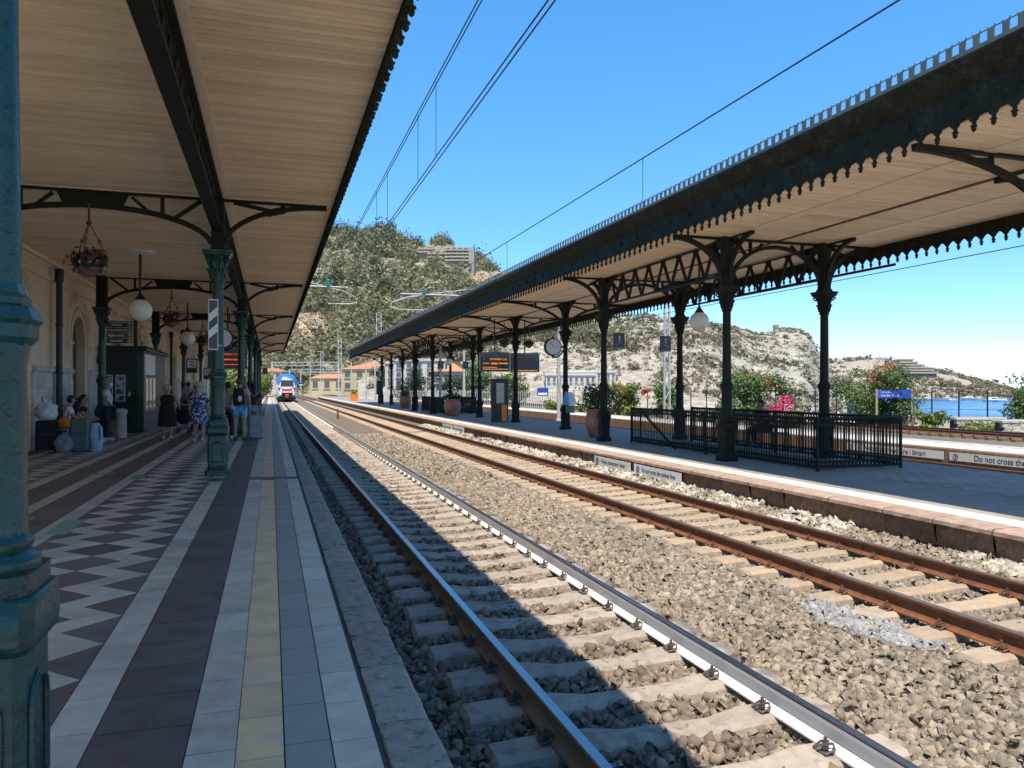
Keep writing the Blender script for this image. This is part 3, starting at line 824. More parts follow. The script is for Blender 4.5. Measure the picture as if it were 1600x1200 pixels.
def shaft_mb(top):
    b = MB()
    b.lathe([(0.155, 0.925), (0.16, 0.945), (0.155, 0.965), (0.128, 0.985), (0.138, 1.0), (0.138, 1.015), (0.124, 1.03), (0.12, 1.06), (0.118, 1.58), (0.125, 1.61), (0.125, 1.64)], 22)
    b.lathe([(0.104, 1.80), (0.102, 1.9), (0.094, 2.6), (0.09, top), (0.1, top+0.02)], 22)
    return b
def collar_mb():
    b = MB()
    b.lathe([(0.128, 1.635), (0.152, 1.66), (0.152, 1.70), (0.165, 1.715), (0.15, 1.755), (0.13, 1.765), (0.13, 1.785), (0.118, 1.80), (0.112, 1.83)], 8, rot=R(22.5))
    return b
def capital_mb(z0):
    b = MB()
    b.lathe([(0.108, z0-0.03), (0.12, z0-0.02), (0.12, z0), (0.1, z0+0.02), (0.102, z0+0.08), (0.115, z0+0.2), (0.15, z0+0.33), (0.185, z0+0.4)], 16)
    b.csq([(0.19, z0+0.4), (0.215, z0+0.43), (0.215, z0+0.46), (0.235, z0+0.475), (0.235, z0+0.51), (0.2, z0+0.515)], 0.12)
    for tier, (zz, rr_, h) in enumerate(((0.03, 0.105, 0.17), (0.13, 0.112, 0.2))):
        for k in range(8):
            a = 2*math.pi*(k+0.5*tier)/8; c, s_ = math.cos(a), math.sin(a)
            pts = [(r*c, r*s_, z0+z) for r, z in ((rr_, zz), (rr_+0.018, zz+h*0.6), (rr_+0.045, zz+h*0.95), (rr_+0.07, zz+h), (rr_+0.072, zz+h*0.88))]
            b.tube(pts, [0.026, 0.03, 0.024, 0.018, 0.008], 6)
    for k in range(4):
        a = R(45+90*k); c, s_ = math.cos(a), math.sin(a)
        pts = [((0.2+0.05*math.cos(t)*(1-t/9))*c, (0.2+0.05*math.cos(t)*(1-t/9))*s_, z0+0.34+0.05*math.sin(t)*(1-t/9)) for t in np.linspace(0, 6.2, 10)]
        b.tube(pts, 0.022, 6)
    return b

def bracket_mb(plane, sgn, a0, a1, zb, zt, w=0.075, t=0.06, kind='left'):
    """arched bracket: rib from the post (a0, zb) to the eaves (a1, zt), with struts and a top bar"""
    b = MB(); pts = []
    for q in np.linspace(0.12, math.pi/2, 13):
        pts.append((sgn*(a0+(a1-a0)*(1-math.cos(q))), zb+(zt-0.05-zb)*math.sin(q)))
    b.rib(pts, w, t*1.5, plane)
    b.rib([(sgn*a0, zt-0.02), (sgn*a1, zt-0.02)], 0.045, t*1.6, plane)
    def onrib(f):
        i = f*(len(pts)-1); k = int(i); r = i-k; k2 = min(k+1, len(pts)-1)
        return (pts[k][0]*(1-r)+pts[k2][0]*r, pts[k][1]*(1-r)+pts[k2][1]*r)
    if kind == 'left':
        p = onrib(0.62)
        b.rib([p, (sgn*(a0+0.16), zt-0.05)], 0.06, t, plane)
        b.rib([onrib(0.66), (onrib(0.7)[0], zt-0.04)], 0.06, t, plane)
        b.rib([onrib(0.56), onrib(0.7)], 0.12, t, plane)
    elif kind == 'wide':
        p = onrib(0.5)
        b.rib([p, (sgn*(a0+0.1), zt-0.1)], 0.06, t, plane)
        x = onrib(0.6)[0]; b.rib([onrib(0.6), (x, zt-0.04)], 0.055, t, plane)
        x2 = onrib(0.78)[0]; b.rib([onrib(0.78), (x2, zt-0.04)], 0.055, t, plane)
        b.rib([onrib(0.72), (x+0.02*sgn, zt-0.1)], 0.05, t, plane)
    else:
        p = onrib(0.55)
        b.rib([p, (sgn*(a0+0.1), zt-0.06)], 0.06, t, plane)
        b.rib([onrib(0.78), (onrib(0.8)[0], zt-0.04)], 0.14, t, plane)
    return b

def arch_mb(x0, x1, zb, zc, zt, t=0.06, solid=0.5):
    """full arch between two posts along x, crown plate and struts"""
    b = MB(); cx = (x0+x1)/2; hw = (x1-x0)/2; pts = []
    for q in np.linspace(0.1, math.pi-0.1, 25):
        pts.append((cx-hw*math.cos(q), zb+(zc-zb)*math.sin(q)))
    b.rib(pts, 0.08, t*1.5, 'xz')
    b.rib([(x0, zt-0.02), (x1, zt-0.02)], 0.045, t*1.6, 'xz')
    if solid:
        up = [(cx+hw*s_, zt-0.03) for s_ in (-0.3, 0.3)]
        lo = [(p[0], p[1]+0.02) for p in pts if abs(p[0]-cx) < hw*0.31]
        b.prism(lo+[up[1], up[0]], -t*0.4, t*0.4, 'xz')
        b.lathe([(0.03, -0.05), (0.03, 0.05)], 10, (cx, 0, zt-0.14))
    for sg in (-1, 1):
        f = lambda k: pts[k] if sg < 0 else pts[len(pts)-1-k]
        e = x0 if sg < 0 else x1
        b.rib([f(6), (e-sg*0.15, zt-0.05)], 0.065, t, 'xz')
        b.rib([f(7), (f(7)[0], zt-0.04)], 0.06, t, 'xz')
        b.rib([f(8), (cx+sg*hw*0.32, zt-0.08)], 0.05, t, 'xz')
    return b

ped_l = pedestal_mb().mesh('pedestal', M_green); shaft_l = shaft_mb(3.3).mesh('shaft', M_green)
col_l = collar_mb().mesh('collar', M_green, True, 25); cap_l = capital_mb(3.33).mesh('capital', M_green)
pb = MB(); pb.csq([(0.13, 3.845), (0.105, 3.9), (0.105, 4.2)], 0.1); pb.csq([(0.1, 4.2), (0.1, LS)], 0.1)
post_l = pb.mesh('post', M_dark)
br_l = bracket_mb('xz', 1, 0.1, 1.82, 3.92, LS-0.01, kind='left').mesh('bracket', M_dark)
XW = -4.7
ar_l = arch_mb(XW-CX+0.1, -0.1, 3.92, 4.5, LS-0.01).mesh('arch_brace', M_dark)
for i, y in enumerate(LY):
    t = thing('iron_column', ('nearest green iron column, cut by the left edge of the photo' if i == 0 else
              'green iron column bearing the black and white striped sign' if i == 1 else
              '%s green iron column from the camera along the left track edge' % ORD[i]), 'column', (CX, y, 0), group='columns along the left platform edge')
    put(ped_l, 'pedestal', t); put(shaft_l, 'shaft', t); put(col_l, 'collar', t); put(cap_l, 'capital', t)
    put(post_l, 'post', t); put(br_l, 'bracket', t); put(ar_l, 'arch_brace', t)
pw = MB(); pw.csq([(0.16, 3.845), (0.14, 3.9), (0.14, LS+0.06)], 0.08)
post_w = pw.mesh('post', M_dark)
for i, y in enumerate(LY[2:]):
    t = thing('iron_column', ('green iron column beside the hanging list of directions' if i == 0 else
              '%s iron column of the row by the station wall' % ORD[i]), 'column', (XW, y, 0), group='columns beside the station wall')
    put(ped_l, 'pedestal', t); put(shaft_l, 'shaft', t); put(col_l, 'collar', t); put(cap_l, 'capital', t); put(post_w, 'post', t)

# ---- valance / cresting unit meshes, shared by both canopies (x = outwards -1)
def pendant_mesh(m):
    """one scallop of the valance, .28 long in y, hanging from z=0, with its acorn"""
    b = MB(); h = 0.14
    pts = [(-h, 0.0)]
    for a, z in ((-0.14, -0.02), (-0.115, -0.02), (-0.1, -0.04), (-0.07, -0.055), (-0.05, -0.09), (-0.026, -0.1), (-0.022, -0.15), (0.022, -0.15), (0.026, -0.1), (0.05, -0.09), (0.07, -0.055), (0.1, -0.04), (0.115, -0.02), (0.14, -0.02)):
        pts.append((a, z))
    pts.append((h, 0.0))
    b.prism(pts, -0.012, 0.012, 'yz')
    b.lathe([(0.008, -0.235), (0.025, -0.218), (0.03, -0.195), (0.027, -0.172), (0.042, -0.165), (0.042, -0.153), (0.02, -0.14), (0.018, -0.09), (0.03, -0.045)], 8, (-0.004, 0, 0))
    return b.mesh('valance_pendant', m, True, 35)
def crest_mesh(m):
    b = MB()
    b.prism([(-0.1, 0), (0.1, 0), (0.1, 0.05), (0.045, 0.05), (0.045, 0.16), (0.055, 0.215), (0.03, 0.18), (0.0, 0.16), (-0.03, 0.18), (-0.055, 0.215), (-0.045, 0.16), (-0.045, 0.05), (-0.1, 0.05)], -0.008, 0.008, 'yz')
    return b.mesh('cresting_tooth', m, False)
pend = pendant_mesh(M_dark2); crest = crest_mesh(M_crest)
rb = MB()
for k in range(6):
    a = k*math.pi/3
    rb.sphere((0, 0.035*math.cos(a), 0.035*math.sin(a)), 0.022, 6, 4)
rb.sphere((-0.012, 0, 0), 0.02, 6, 4)
roset = rb.mesh('rosette', M_dark2)

def fascia(parent, x, out, y0, y1, zs):
    """eaves: solid fascia with mouldings and a projecting cornice; out = -1 or +1"""
    o = out
    sec = [(0.0, zs+0.02), (0.03*o, zs+0.02), (0.045*o, zs+0.05), (0.03*o, zs+0.08), (0.035*o, zs+0.36), (0.055*o, zs+0.38), (0.05*o, zs+0.42), (0.1*o, zs+0.47), (0.16*o, zs+0.5), (0.2*o, zs+0.56),
           (0.26*o, zs+0.62), (0.28*o, zs+0.66), (0.28*o, zs+0.7), (0.22*o, zs+0.71), (0.0, zs+0.6)]
    b = MB(); b.prism([(a, c) for a, c in sec], y0, y1, 'xz')
    b.build('eaves_fascia', M_dark2, parent, (x, 0, 0), smooth=True, ang=30)

# ---- left canopy
canL = thing('platform_canopy', 'long iron canopy with beige boarded ceiling over the left platform', 'canopy')
Y0, Y1 = 0.2, 73.0  # unseen near end cut back to let sky light in
XF = 1.06
def board_mesh(x0, x1, m):
    return MB().box(x0, x1, -0.0445, 0.0445, 0.0, 0.02).mesh('ceiling_board', m, smooth=False)
bL1 = board_mesh(-5.44, CX-0.16, M_wood); bL2 = board_mesh(CX+0.2, XF, M_wood)
sp = []; k = 0
while Y0+k*0.1 < Y1:
    y = Y0+0.05+k*0.1
    for q in (bL1, bL2): sp.append((q, (0, y, LS+random.uniform(0, 0.004)), 0))
    k += 1
sp.sort(key=lambda q: abs(q[1][1]-13))
near = [q for q in sp if 5.5 < q[1][1] < 21]; far = [q for q in sp if not 5.5 < q[1][1] < 21]
pieces('ceiling_board', near, canL, 320, 'x')
pieces('ceiling_board', far, canL, 0, 'far_ceiling_boards')
MB().box(-5.44, XF, Y0, Y1, LS+0.03, LS+0.06).build('ceiling_backing', M_brown, canL, smooth=False)
MB().box(CX+0.09, CX+0.2, Y0, Y1, LS-0.012, LS+0.025).build('ceiling_trim', M_woodtrim, canL, smooth=False)
MB().box(CX-0.16, CX-0.09, Y0, Y1, LS-0.012, LS+0.025).build('ceiling_trim', M_woodtrim, canL, smooth=False)
MB().box(-5.44, -5.32, Y0, Y1, LS-0.09, LS-0.001).build('ceiling_trim', M_woodtrim, canL, smooth=False)
rf = MB(); rf.prism([(-5.44, LS+0.08), (XF+0.0, LS+0.08), (XF+0.0, LS+0.6), (CX-1, LS+1.1), (-5.44, LS+1.3)], Y0, Y1, 'xz'); rf.build('roof', M_roof, canL, smooth=False)
for y in LY[1:]:
    MB().box(-5.4, XF-0.01, y-0.05, y+0.05, LS-0.015, LS+0.002).build('ceiling_trim', M_woodtrim, canL, smooth=False)
bm_ = MB(); bm_.box(CX-0.085, CX+0.085, Y0, Y1, 4.17, 4.21); bm_.box(CX-0.012, CX+0.012, Y0, Y1, 4.21, 4.3); bm_.box(CX-0.085, CX+0.085, Y0, Y1, LS-0.05, LS-0.002)
bm_.box(CX-0.012, CX+0.012, Y0, Y1, LS-0.12, LS-0.05)
bm_.build('main_beam', M_dark, canL, smooth=False)
ub = MB()
ub.rib([(-0.23, 4.28), (0.0, LS-0.1)], 0.05, 0.03, 'yz'); ub.rib([(0.23, 4.28), (0.0, LS-0.1)], 0.05, 0.03, 'yz'); ub.rib([(0.0, 4.28), (0.0, LS-0.1)], 0.035, 0.03, 'yz')
webm = ub.mesh('beam_lattice', M_dark, False)
pieces('beam_lattice', [(webm, (CX, Y0+0.25+0.47*k, 0), 0) for k in range(int((Y1-Y0)/0.47))], canL, 60, 'far_beam_lattice')
fascia(canL, XF+0.01, 1, Y0, Y1, LS-0.04)
pieces('valance_pendant', [(pend, (XF+0.03, Y0+0.14+0.28*k, LS-0.0), math.pi) for k in range(int((Y1-Y0)/0.28))], canL, 150, 'far_valance_pendants')
bp_ = MB(); bp_.box(-5.44, XF, Y1, Y1+0.05, LS-0.05, LS+0.5); bp_.build('end_fascia', M_dark2, canL, smooth=False)

# ---- right canopy
canR = thing('platform_canopy', 'iron canopy with beige ceiling and toothed eaves over the middle platform', 'canopy')
XR0, XR1, XRC = 8.55, 14.05, 11.3
Y0R, Y1R = 3.2, 88.6
bR1 = board_mesh(XR0, XRC-0.03, M_wood); bR2 = board_mesh(XRC+0.03, XR1, M_wood)
sp = []; k = 0
while Y0R+k*0.1 < Y1R:
    y = Y0R+0.05+k*0.1
    for q in (bR1, bR2): sp.append((q, (0, y, RS+random.uniform(0, 0.004)), 0))
    k += 1
near = [q for q in sp if 7.0 < q[1][1] < 20]; far = [q for q in sp if not 7.0 < q[1][1] < 20]
pieces('ceiling_board', near, canR, 300, 'more_ceiling_boards'); pieces('ceiling_board', far, canR, 0, 'far_ceiling_boards')
MB().box(XR0, XR1, Y0R, Y1R, RS+0.03, RS+0.06).build('ceiling_backing', M_brown, canR, smooth=False)
MB().box(XRC-0.04, XRC+0.04, Y0R, Y1R, RS-0.02, RS+0.02).build('ridge_lath', M_brown, canR, smooth=False)
rf = MB(); rf.prism([(XR0, RS+0.08), (XR1, RS+0.08), (XR1, RS+0.58), (XRC, RS+0.95), (XR0, RS+0.58)], Y0R, Y1R, 'xz'); rf.build('roof', M_roof, canR, smooth=False)
for x in (9.96-0.12, 12.64-0.12):
    MB().box(x, x+0.24, Y0R, Y1R, RS-0.014, RS+0.001).build('ceiling_trim', M_woodtrim, canR, smooth=False)
fascia(canR, XR0-0.01, -1, Y0R, Y1R, RS+0.02); fascia(canR, XR1+0.01, 1, Y0R, Y1R, RS+0.02)
for yy in (Y0R-0.05, Y1R):
    MB().box(XR0, XR1, yy, yy+0.05, RS-0.0, RS+0.62).build('end_fascia', M_dark2, canR, smooth=False)
sp = [(pend, (XR0-0.035, Y0R+0.14+0.28*k, RS+0.05), 0) for k in range(int((Y1R-Y0R)/0.28))]
spb = [(pend, (XR1+0.035, Y0R+0.14+0.28*k, RS-0.24), math.pi) for k in range(int((Y1R-Y0R)/0.28))]
pieces('valance_pendant', sp, canR, 190, 'far_valance_pendants'); pieces('valance_pendant', spb, canR, 110, 'far_valance_pendants')
pieces('cresting_tooth', [(crest, (XR0-0.27, Y0R+0.1+0.2*k, RS+0.73), 0) for k in range(int((Y1R-Y0R)/0.2))], canR, 260, 'far_cresting')
MB().bar((XR0-0.27, Y0R, RS+0.91), (XR0-0.27, Y1R, RS+0.91), 0.012).build('cresting_rod', M_crest, canR, smooth=False)
pieces('rosette', [(roset, (XR0-0.05, Y0R+0.3+0.84*k, RS+0.24), 0) for k in range(100)], canR, 60, 'far_rosettes')
# back valance closed by a lower rail over the stair bays
vb = MB(); vb.box(XR1+0.012, XR1+0.045, Y0R, Y1R, RS-0.26, RS+0.05)
for (ya, yb) in ((14.6, 22.8), (48.1, 56.1)):
    vb.box(XR1+0.02, XR1+0.05, ya, yb, RS-0.54, RS-0.48)
vb.build('valance_rail', M_dark2, canR, smooth=False)

shaft_r = shaft_mb(3.42).mesh('shaft', M_dark); cap_r = capital_mb(3.45).mesh('capital', M_dark)
ped_r = pedestal_mb().mesh('pedestal', M_dark); col_r = collar_mb().mesh('collar', M_dark, True, 25)
HR = RS-PZ-0.005
pr = MB(); pr.csq([(0.15, 3.965), (0.11, 4.05), (0.11, HR-0.25), (0.15, HR-0.1), (0.2, HR)], 0.08); post_r = pr.mesh('post', M_dark)
wl_ = bracket_mb('xz', -1, 0.1, 2.68, 4.05, HR, 0.085, kind='wide').mesh('bracket', M_dark); wr_ = bracket_mb('xz', 1, 0.1, 2.68, 4.05, HR, 0.085, kind='wide').mesh('bracket', M_dark)
sl_ = bracket_mb('xz', -1, 0.1, 1.36, 4.0, HR, 0.1, kind='short').mesh('bracket', M_dark); sr_ = bracket_mb('xz', 1, 0.1, 1.36, 4.0, HR, 0.1, kind='short').mesh('bracket', M_dark)
ya_ = bracket_mb('yz', 1, 0.1, 1.0, 4.1, HR, 0.08, kind='short').mesh('bracket', M_dark); yb_ = bracket_mb('yz', -1, 0.1, 1.0, 4.1, HR, 0.08, kind='short').mesh('bracket', M_dark)
ac_ = arch_mb(0.1, 2.58, 4.0, HR-0.14, HR, solid=0).mesh('arch_brace', M_dark)
PY = [15.3, 22.1, 48.8, 55.4]; SY = [8.6, 28.8, 35.4, 42.1, 62.1, 68.8, 75.5, 82.2]
for i, y in enumerate(PY):
    for x, side in ((9.96, 'track'), (12.64, 'sea')):
        lab = {(0, 'track'): 'dark iron column at the stair railing, nearest to the camera', (0, 'sea'): 'dark iron column inside the railing corner against the open sky',
               (1, 'track'): 'dark iron column with a terracotta urn standing behind it', (1, 'sea'): 'slender dark iron column left of the hanging globe lamp, behind the stair railing'}.get((i, side), '%s side column of the paired columns around the far stair railing, %s pair' % (side, 'nearer' if i == 2 else 'farther'))
        t = thing('iron_column', lab, 'column', (x, y, PZ), group='paired columns of the middle platform')
        for me, nm in ((ped_r, 'pedestal'), (shaft_r, 'shaft'), (col_r, 'collar'), (cap_r, 'capital'), (post_r, 'post'), (sl_ if side == 'track' else sr_, 'bracket'), (ya_, 'bracket'), (yb_, 'bracket')):
            put(me, nm, t)
        if side == 'track': put(ac_, 'arch_brace', t)
for i, y in enumerate(SY):
    lab = ('single iron column whose arched bracket enters at the top right' if i == 0 else 'single dark iron column carrying the round clock' if i == 1 else 'single dark iron column in front of the departure board' if i == 2 else
           '%s single iron column along the middle platform from the camera' % ORD[i])
    t = thing('iron_column', lab, 'column', (XRC, y, PZ), group='single columns of the middle platform')
    for me, nm in ((ped_r, 'pedestal'), (shaft_r, 'shaft'), (col_r, 'collar'), (cap_r, 'capital'), (post_r, 'post'), (wl_, 'bracket'), (wr_, 'bracket'), (ya_, 'bracket'), (yb_, 'bracket')):
        put(me, nm, t)
# lattice girders joining the paired columns
def girder(x, y0, y1, label):
    t = thing('lattice_girder', label, 'girder', (x, y0, 0))
    L_ = y1-y0-0.2; zb = 4.12; zt = RS-0.04
    MB().box(-0.05, 0.05, 0.1, 0.1+L_, zb-0.04, zb).build('chord', M_dark, t, smooth=False)
    MB().box(-0.05, 0.05, 0.1, 0.1+L_, zt-0.03, zt).build('chord', M_dark, t, smooth=False)
    n = 8; u = L_/n
    w = MB(); w.rib([(0, zb-0.01), (u/2, zt-0.02)], 0.075, 0.05, 'yz'); w.rib([(u/2, zt-0.02), (u, zb-0.01)], 0.075, 0.05, 'yz')
    w.prism([(u/2-0.12, zt-0.02), (u/2+0.12, zt-0.02), (u/2+0.05, zt-0.16), (u/2-0.05, zt-0.16)], -0.022, 0.022, 'yz')
    w.prism([(-0.1, zb), (0.1, zb), (0.04, zb+0.13), (-0.04, zb+0.13)], -0.022, 0.022, 'yz')
    me = w.mesh('lattice_bar', M_dark, False)
    for k in range(n): put(me, 'lattice_bar', t, (0, 0.1+k*u, 0))
for (a, b_, s1) in ((15.3, 22.1, 'near'), (48.8, 55.4, 'far')):
    girder(9.96, a, b_, 'zigzag iron girder over the %s stairs, track side' % s1)
    girder(12.64, a, b_, 'zigzag iron girder over the %s stairs, sea side' % s1)

# ---- stair railings
def railing(y0, y1, x0, x1, label, nmax):
    t = thing('stair_railing', label, 'railing', (0, 0, PZ))
    h = 1.06
    f = MB()
    segs = [((x0, y1), (x0, y0)), ((x0, y0), (x1, y0)), ((x1, y0), (x1, y1))]
    for a, b_ in segs:
        for z, w_, hh in ((h, 0.055, 0.04), (h-0.13, 0.03, 0.02), (0.2, 0.03, 0.02), (0.07, 0.035, 0.03)):
            f.bar((*a, z), (*b_, z), w_, hh)
    f.build('rails', M_dark, t, smooth=False)
    bal = MB()
    bal.bar((0, 0, 0.07), (0, 0, h), 0.018)
    for zc in (h-0.068, 0.135):
        bal.tube([(0, 0.045+0.036*math.cos(a), zc+0.045*math.sin(a)) for a in np.linspace(0, 2*math.pi, 9)], 0.013, 4, cap=False)
    bm2 = bal.mesh('baluster', M_dark, False)
    bal2 = MB(); bal2.v = [(v[1], v[0], v[2]) for v in bal.v]; bal2.f = bal.f; bal2.m = bal.m
    bm3 = bal2.mesh('baluster', M_dark, False)
    sp = []
    n = int((y1-y0)/0.092)
    for k in range(n):
        for x in (x0, x1): sp.append((bm2, (x, y0+k*(y1-y0)/n, 0), 0))
    n = int((x1-x0)/0.092)
    for k in range(n): sp.append((bm3, (x0+k*(x1-x0)/n, y0, 0), 0))
    pieces('baluster', sp, t, nmax, 'more_balusters')
    pst = MB(); pst.bar((0, 0, 0), (0, 0, h+0.03), 0.045); pst.lathe([(0.05, 0), (0.05, 0.02), (0.03, 0.03)], 8); pm_ = pst.mesh('rail_post', M_dark, False)
    for p in ((x0, y0), (x1, y0), (x0, y1), (x1, y1), (x0, (y0+y1)/2), (x1, (y0+y1)/2)): put(pm_, 'rail_post', t, (*p, 0))
    hr = MB(); hr.bar((x0+0.25, y1-0.1, 1.0), (x0+0.25, y1-3.4, -0.6), 0.05); hr.bar((x0+0.25, y1-0.1, 0.0), (x0+0.25, y1-0.1, 1.0), 0.04)
    hr.build('handrail', M_dark, t, smooth=False)
    return t
railing(12.8, 21.1, 10.42, 12.48, 'dark iron railing of ringed balusters around the near stairwell', 220)
railing(47.4, 54.8, 10.42, 12.48, 'dark iron railing around the far stairwell down the platform', 60)
# stairwell lining and steps
for (y0, y1, lab) in ((12.95, 21.3, 'pale stone steps going down inside the near railing'),):
    st = thing('staircase', lab, 'stairs', (10.5, y1, PZ))
    stm = MB().box(0, 1.9, -0.3, 0, -0.16, 0).mesh('step', M_concrete, False)
    for k in range(16): put(stm, 'step', st, (0, -0.3*k, -0.16*(k+1)))
    MB().box(0.0, 1.9, -8.3, 0, -3.4, -2.75).build('floor_slab', M_concrete, st, smooth=False)

# ================================================================== STATION BUILDING
XB = -5.45
bld = thing('station_building', 'cream station building with arched doorways behind the left platform', 'building', (XB, 0, 0))
def bay_wall(w, h, z0, dw, zs, depth=0.35):
    """wall panel with an arched opening, in the y-z plane, front at x=0"""
    bm = bmesh.new()
    outer = [(-w/2, z0), (w/2, z0), (w/2, h), (-w/2, h)]
    arc = [(dw*math.cos(a), zs+dw*math.sin(a)) for a in np.linspace(0, math.pi, 17)]
    inner = [(dw, z0)] + arc + [(-dw, z0)]
    pts = [outer[0], (-dw, z0)] + arc[::-1] + [(dw, z0), outer[1], outer[2], outer[3]]
    vs = [bm.verts.new((0, p[0], p[1])) for p in pts]
    for i in range(len(vs)): bm.edges.new((vs[i], vs[(i+1) % len(vs)]))
    bmesh.ops.triangle_fill(bm, use_beauty=True, edges=bm.edges[:])
    r = bmesh.ops.extrude_face_region(bm, geom=bm.faces[:])
    for v in r['geom']:
        if isinstance(v, bmesh.types.BMVert): v.co.x -= depth
    bmesh.ops.recalc_face_normals(bm, faces=bm.faces)
    me = bpy.data.meshes.new('wall'); bm.to_mesh(me); bm.free(); me.materials.append(M_cream)
    return me
BAY = 5.9; DW = 0.78; ZSP = 2.85
wall_me = bay_wall(BAY, LS+0.06, 0.0, DW, ZSP)
mo = MB()
for (r, rad) in ((1.42, 0.045), (1.3, 0.03), (1.02, 0.035)):
    pts = [(0.02, r*math.cos(a), ZSP+r*math.sin(a)) for a in np.linspace(0, math.pi, 25)]
    mo.tube(pts, rad, 6)
for sg in (-1, 1):
    mo.tube([(0.02, sg*1.02, 1.9), (0.02, sg*1.02, ZSP)], 0.03, 6)
    mo.cbox(-0.02, 0.09, sg*1.36-0.13, sg*1.36+0.13, ZSP-0.16, ZSP-0.04, 0.02); mo.cbox(-0.02, 0.06, sg*1.36-0.09, sg*1.36+0.09, ZSP-0.3, ZSP-0.16, 0.02)
    mo.cbox(-0.02, 0.07, sg*0.95-0.11, sg*0.95+0.11, ZSP-0.1, ZSP, 0.02)
mould_me = mo.mesh('arch_moulding', M_cream)
dm = MB(); dm.box(-0.3, -0.24, -DW, DW, 0, ZSP); dm.prism([(DW*math.cos(a), ZSP+DW*math.sin(a)) for a in np.linspace(0, math.pi, 15)], -0.3, -0.24, 'yz')
door_me = dm.mesh('door', M_blackw, False)
gl = MB()
for sg in (-1, 1): gl.box(-0.242, -0.232, sg*0.38-0.27, sg*0.38+0.27, 0.9, 2.7)
gl.box(-0.242, -0.232, -0.55, 0.55, 2.95, 3.3)
pane_me = gl.mesh('pane', M_glass, False)
bays = [19.8+BAY*k for k in range(10)]
for yb in bays:
    put(wall_me, 'wall', bld, (0, yb, 0)); put(mould_me, 'arch_moulding', bld, (0, yb, 0))
    d = put(door_me, 'door', bld, (0, yb, 0)); put(pane_me, 'pane', d)
put(MB().box(-0.35, 0, 8.0, bays[0]-BAY/2, 0, LS+0.06).mesh('wall', M_cream), 'wall', bld)  # unseen near end left open so light reaches the platform
cor = MB(); cor.box(0.0, 0.07, 8, bays[-1]+BAY/2, LS-0.5, LS-0.44); cor.box(0.0, 0.05, 8, bays[-1]+BAY/2, LS-0.16, LS-0.1)
cor.build('cornice', M_cream, bld, smooth=False)
MB().box(-4, -0.36, 8, bays[-1]+BAY/2, 0, 7.5).build('building_core', M_cream, bld, smooth=False)
# dado of ashlar blocks with a moulded cap, doors left open
blk = MB().cbox(0.0, 0.075, -0.5, 0.5, 0.0, 0.38, 0.012); blk_me = blk.mesh('stone_block', M_greyst, False)
blkh = MB().cbox(0.0, 0.075, -0.25, 0.25, 0.0, 0.38, 0.012).mesh('stone_block', M_greyst, False)
sp = []
for q, yb in enumerate(bays):
    for r in range(4):
        a0, a1 = yb-BAY+1.1, yb-1.1
        if q == 0: a0 = 12.0
        y = a0; first = r % 2
        while y < a1-0.01:
            l = 0.5 if first else 1.0; first = 0
            if y+l > a1+0.05: l = 0.5
            if y+l > a1+0.3: break
            sp.append((blkh if l == 0.5 else blk_me, (0, y+l/2, 0.36+r*0.385), 0)); y += l
pieces('stone_block', sp, bld, 170, 'far_stone_blocks')
for q, yb in enumerate(bays):
    a0, a1 = (12.0 if q == 0 else yb-BAY+1.08), yb-1.08
    p = MB(); p.cbox(0, 0.13, a0, a1, 0, 0.35, 0.02); p.build('plinth', M_greyst, bld, smooth=False)
    p = MB(); p.prism([(0.0, 1.9), (0.1, 1.9), (0.13, 1.95), (0.13, 1.99), (0.08, 2.05), (0.0, 2.06)], a0-0.02, a1+0.02, 'xz'); p.build('dado_cap', M_greyst, bld, smooth=False)
for k, yb in enumerate([22.6, 34.4, 46.2]):
    p = MB(); p.tube([(0.2, 0, 0.1), (0.2, 0, LS-0.25)], 0.075, 10); p.lathe([(0.09, 0), (0.11, 0.05), (0.11, 0.3), (0.13, 0.33)], 10, (0.2, 0, LS-0.5))
    for z in (1.0, 1.85, 3.1): p.lathe([(0.09, 0), (0.095, 0.03), (0.09, 0.06)], 10, (0.2, 0, z))
    p.build('downpipe', M_brown if False else M_blackw, bld, (0, yb, 0))
# junction boxes and conduits
p = MB(); p.cbox(0, 0.1, 23.1, 23.3, 2.62, 2.86, 0.01); p.tube([(0.03, 23.3, 2.72), (0.03, 24.2, 2.7)], 0.012, 5); p.build('conduit', M_greyst, bld)
put(MB().box(0.078, 0.083, -0.17, 0.17, -0.28, 0.28).mesh('notice', M_whitee), 'notice', bld, (0, 24.45, 1.45))
M_redd = mat('dark_red_petal', (0.16, 0.02, 0.035), 0.6, 0.2, 3, 0, rnd=0.3)
M_bowl = mat('dark_terracotta_bowl', (0.2, 0.095, 0.06), 0.8, 0.2)
M_suitb0 = mat('blue_bag', (0.2, 0.35, 0.6), 0.6)
M_postc = mat('cream_poster', (0.5, 0.45, 0.33), 0.5, 0.3, 6, 0)
# ================================================================== FURNITURE, LAMPS, SIGNS
def flowers(name, parent, cen, rad, n, size, m, seed, shell=0.4):
    rng = np.random.default_rng(seed)
    V, Q, A = leaf_cloud(np.array([cen], float), np.array([rad], float), n, size, rng, shell)
    return put(mesh_np(name, V, Q, m, rng.random(n)), name, parent)

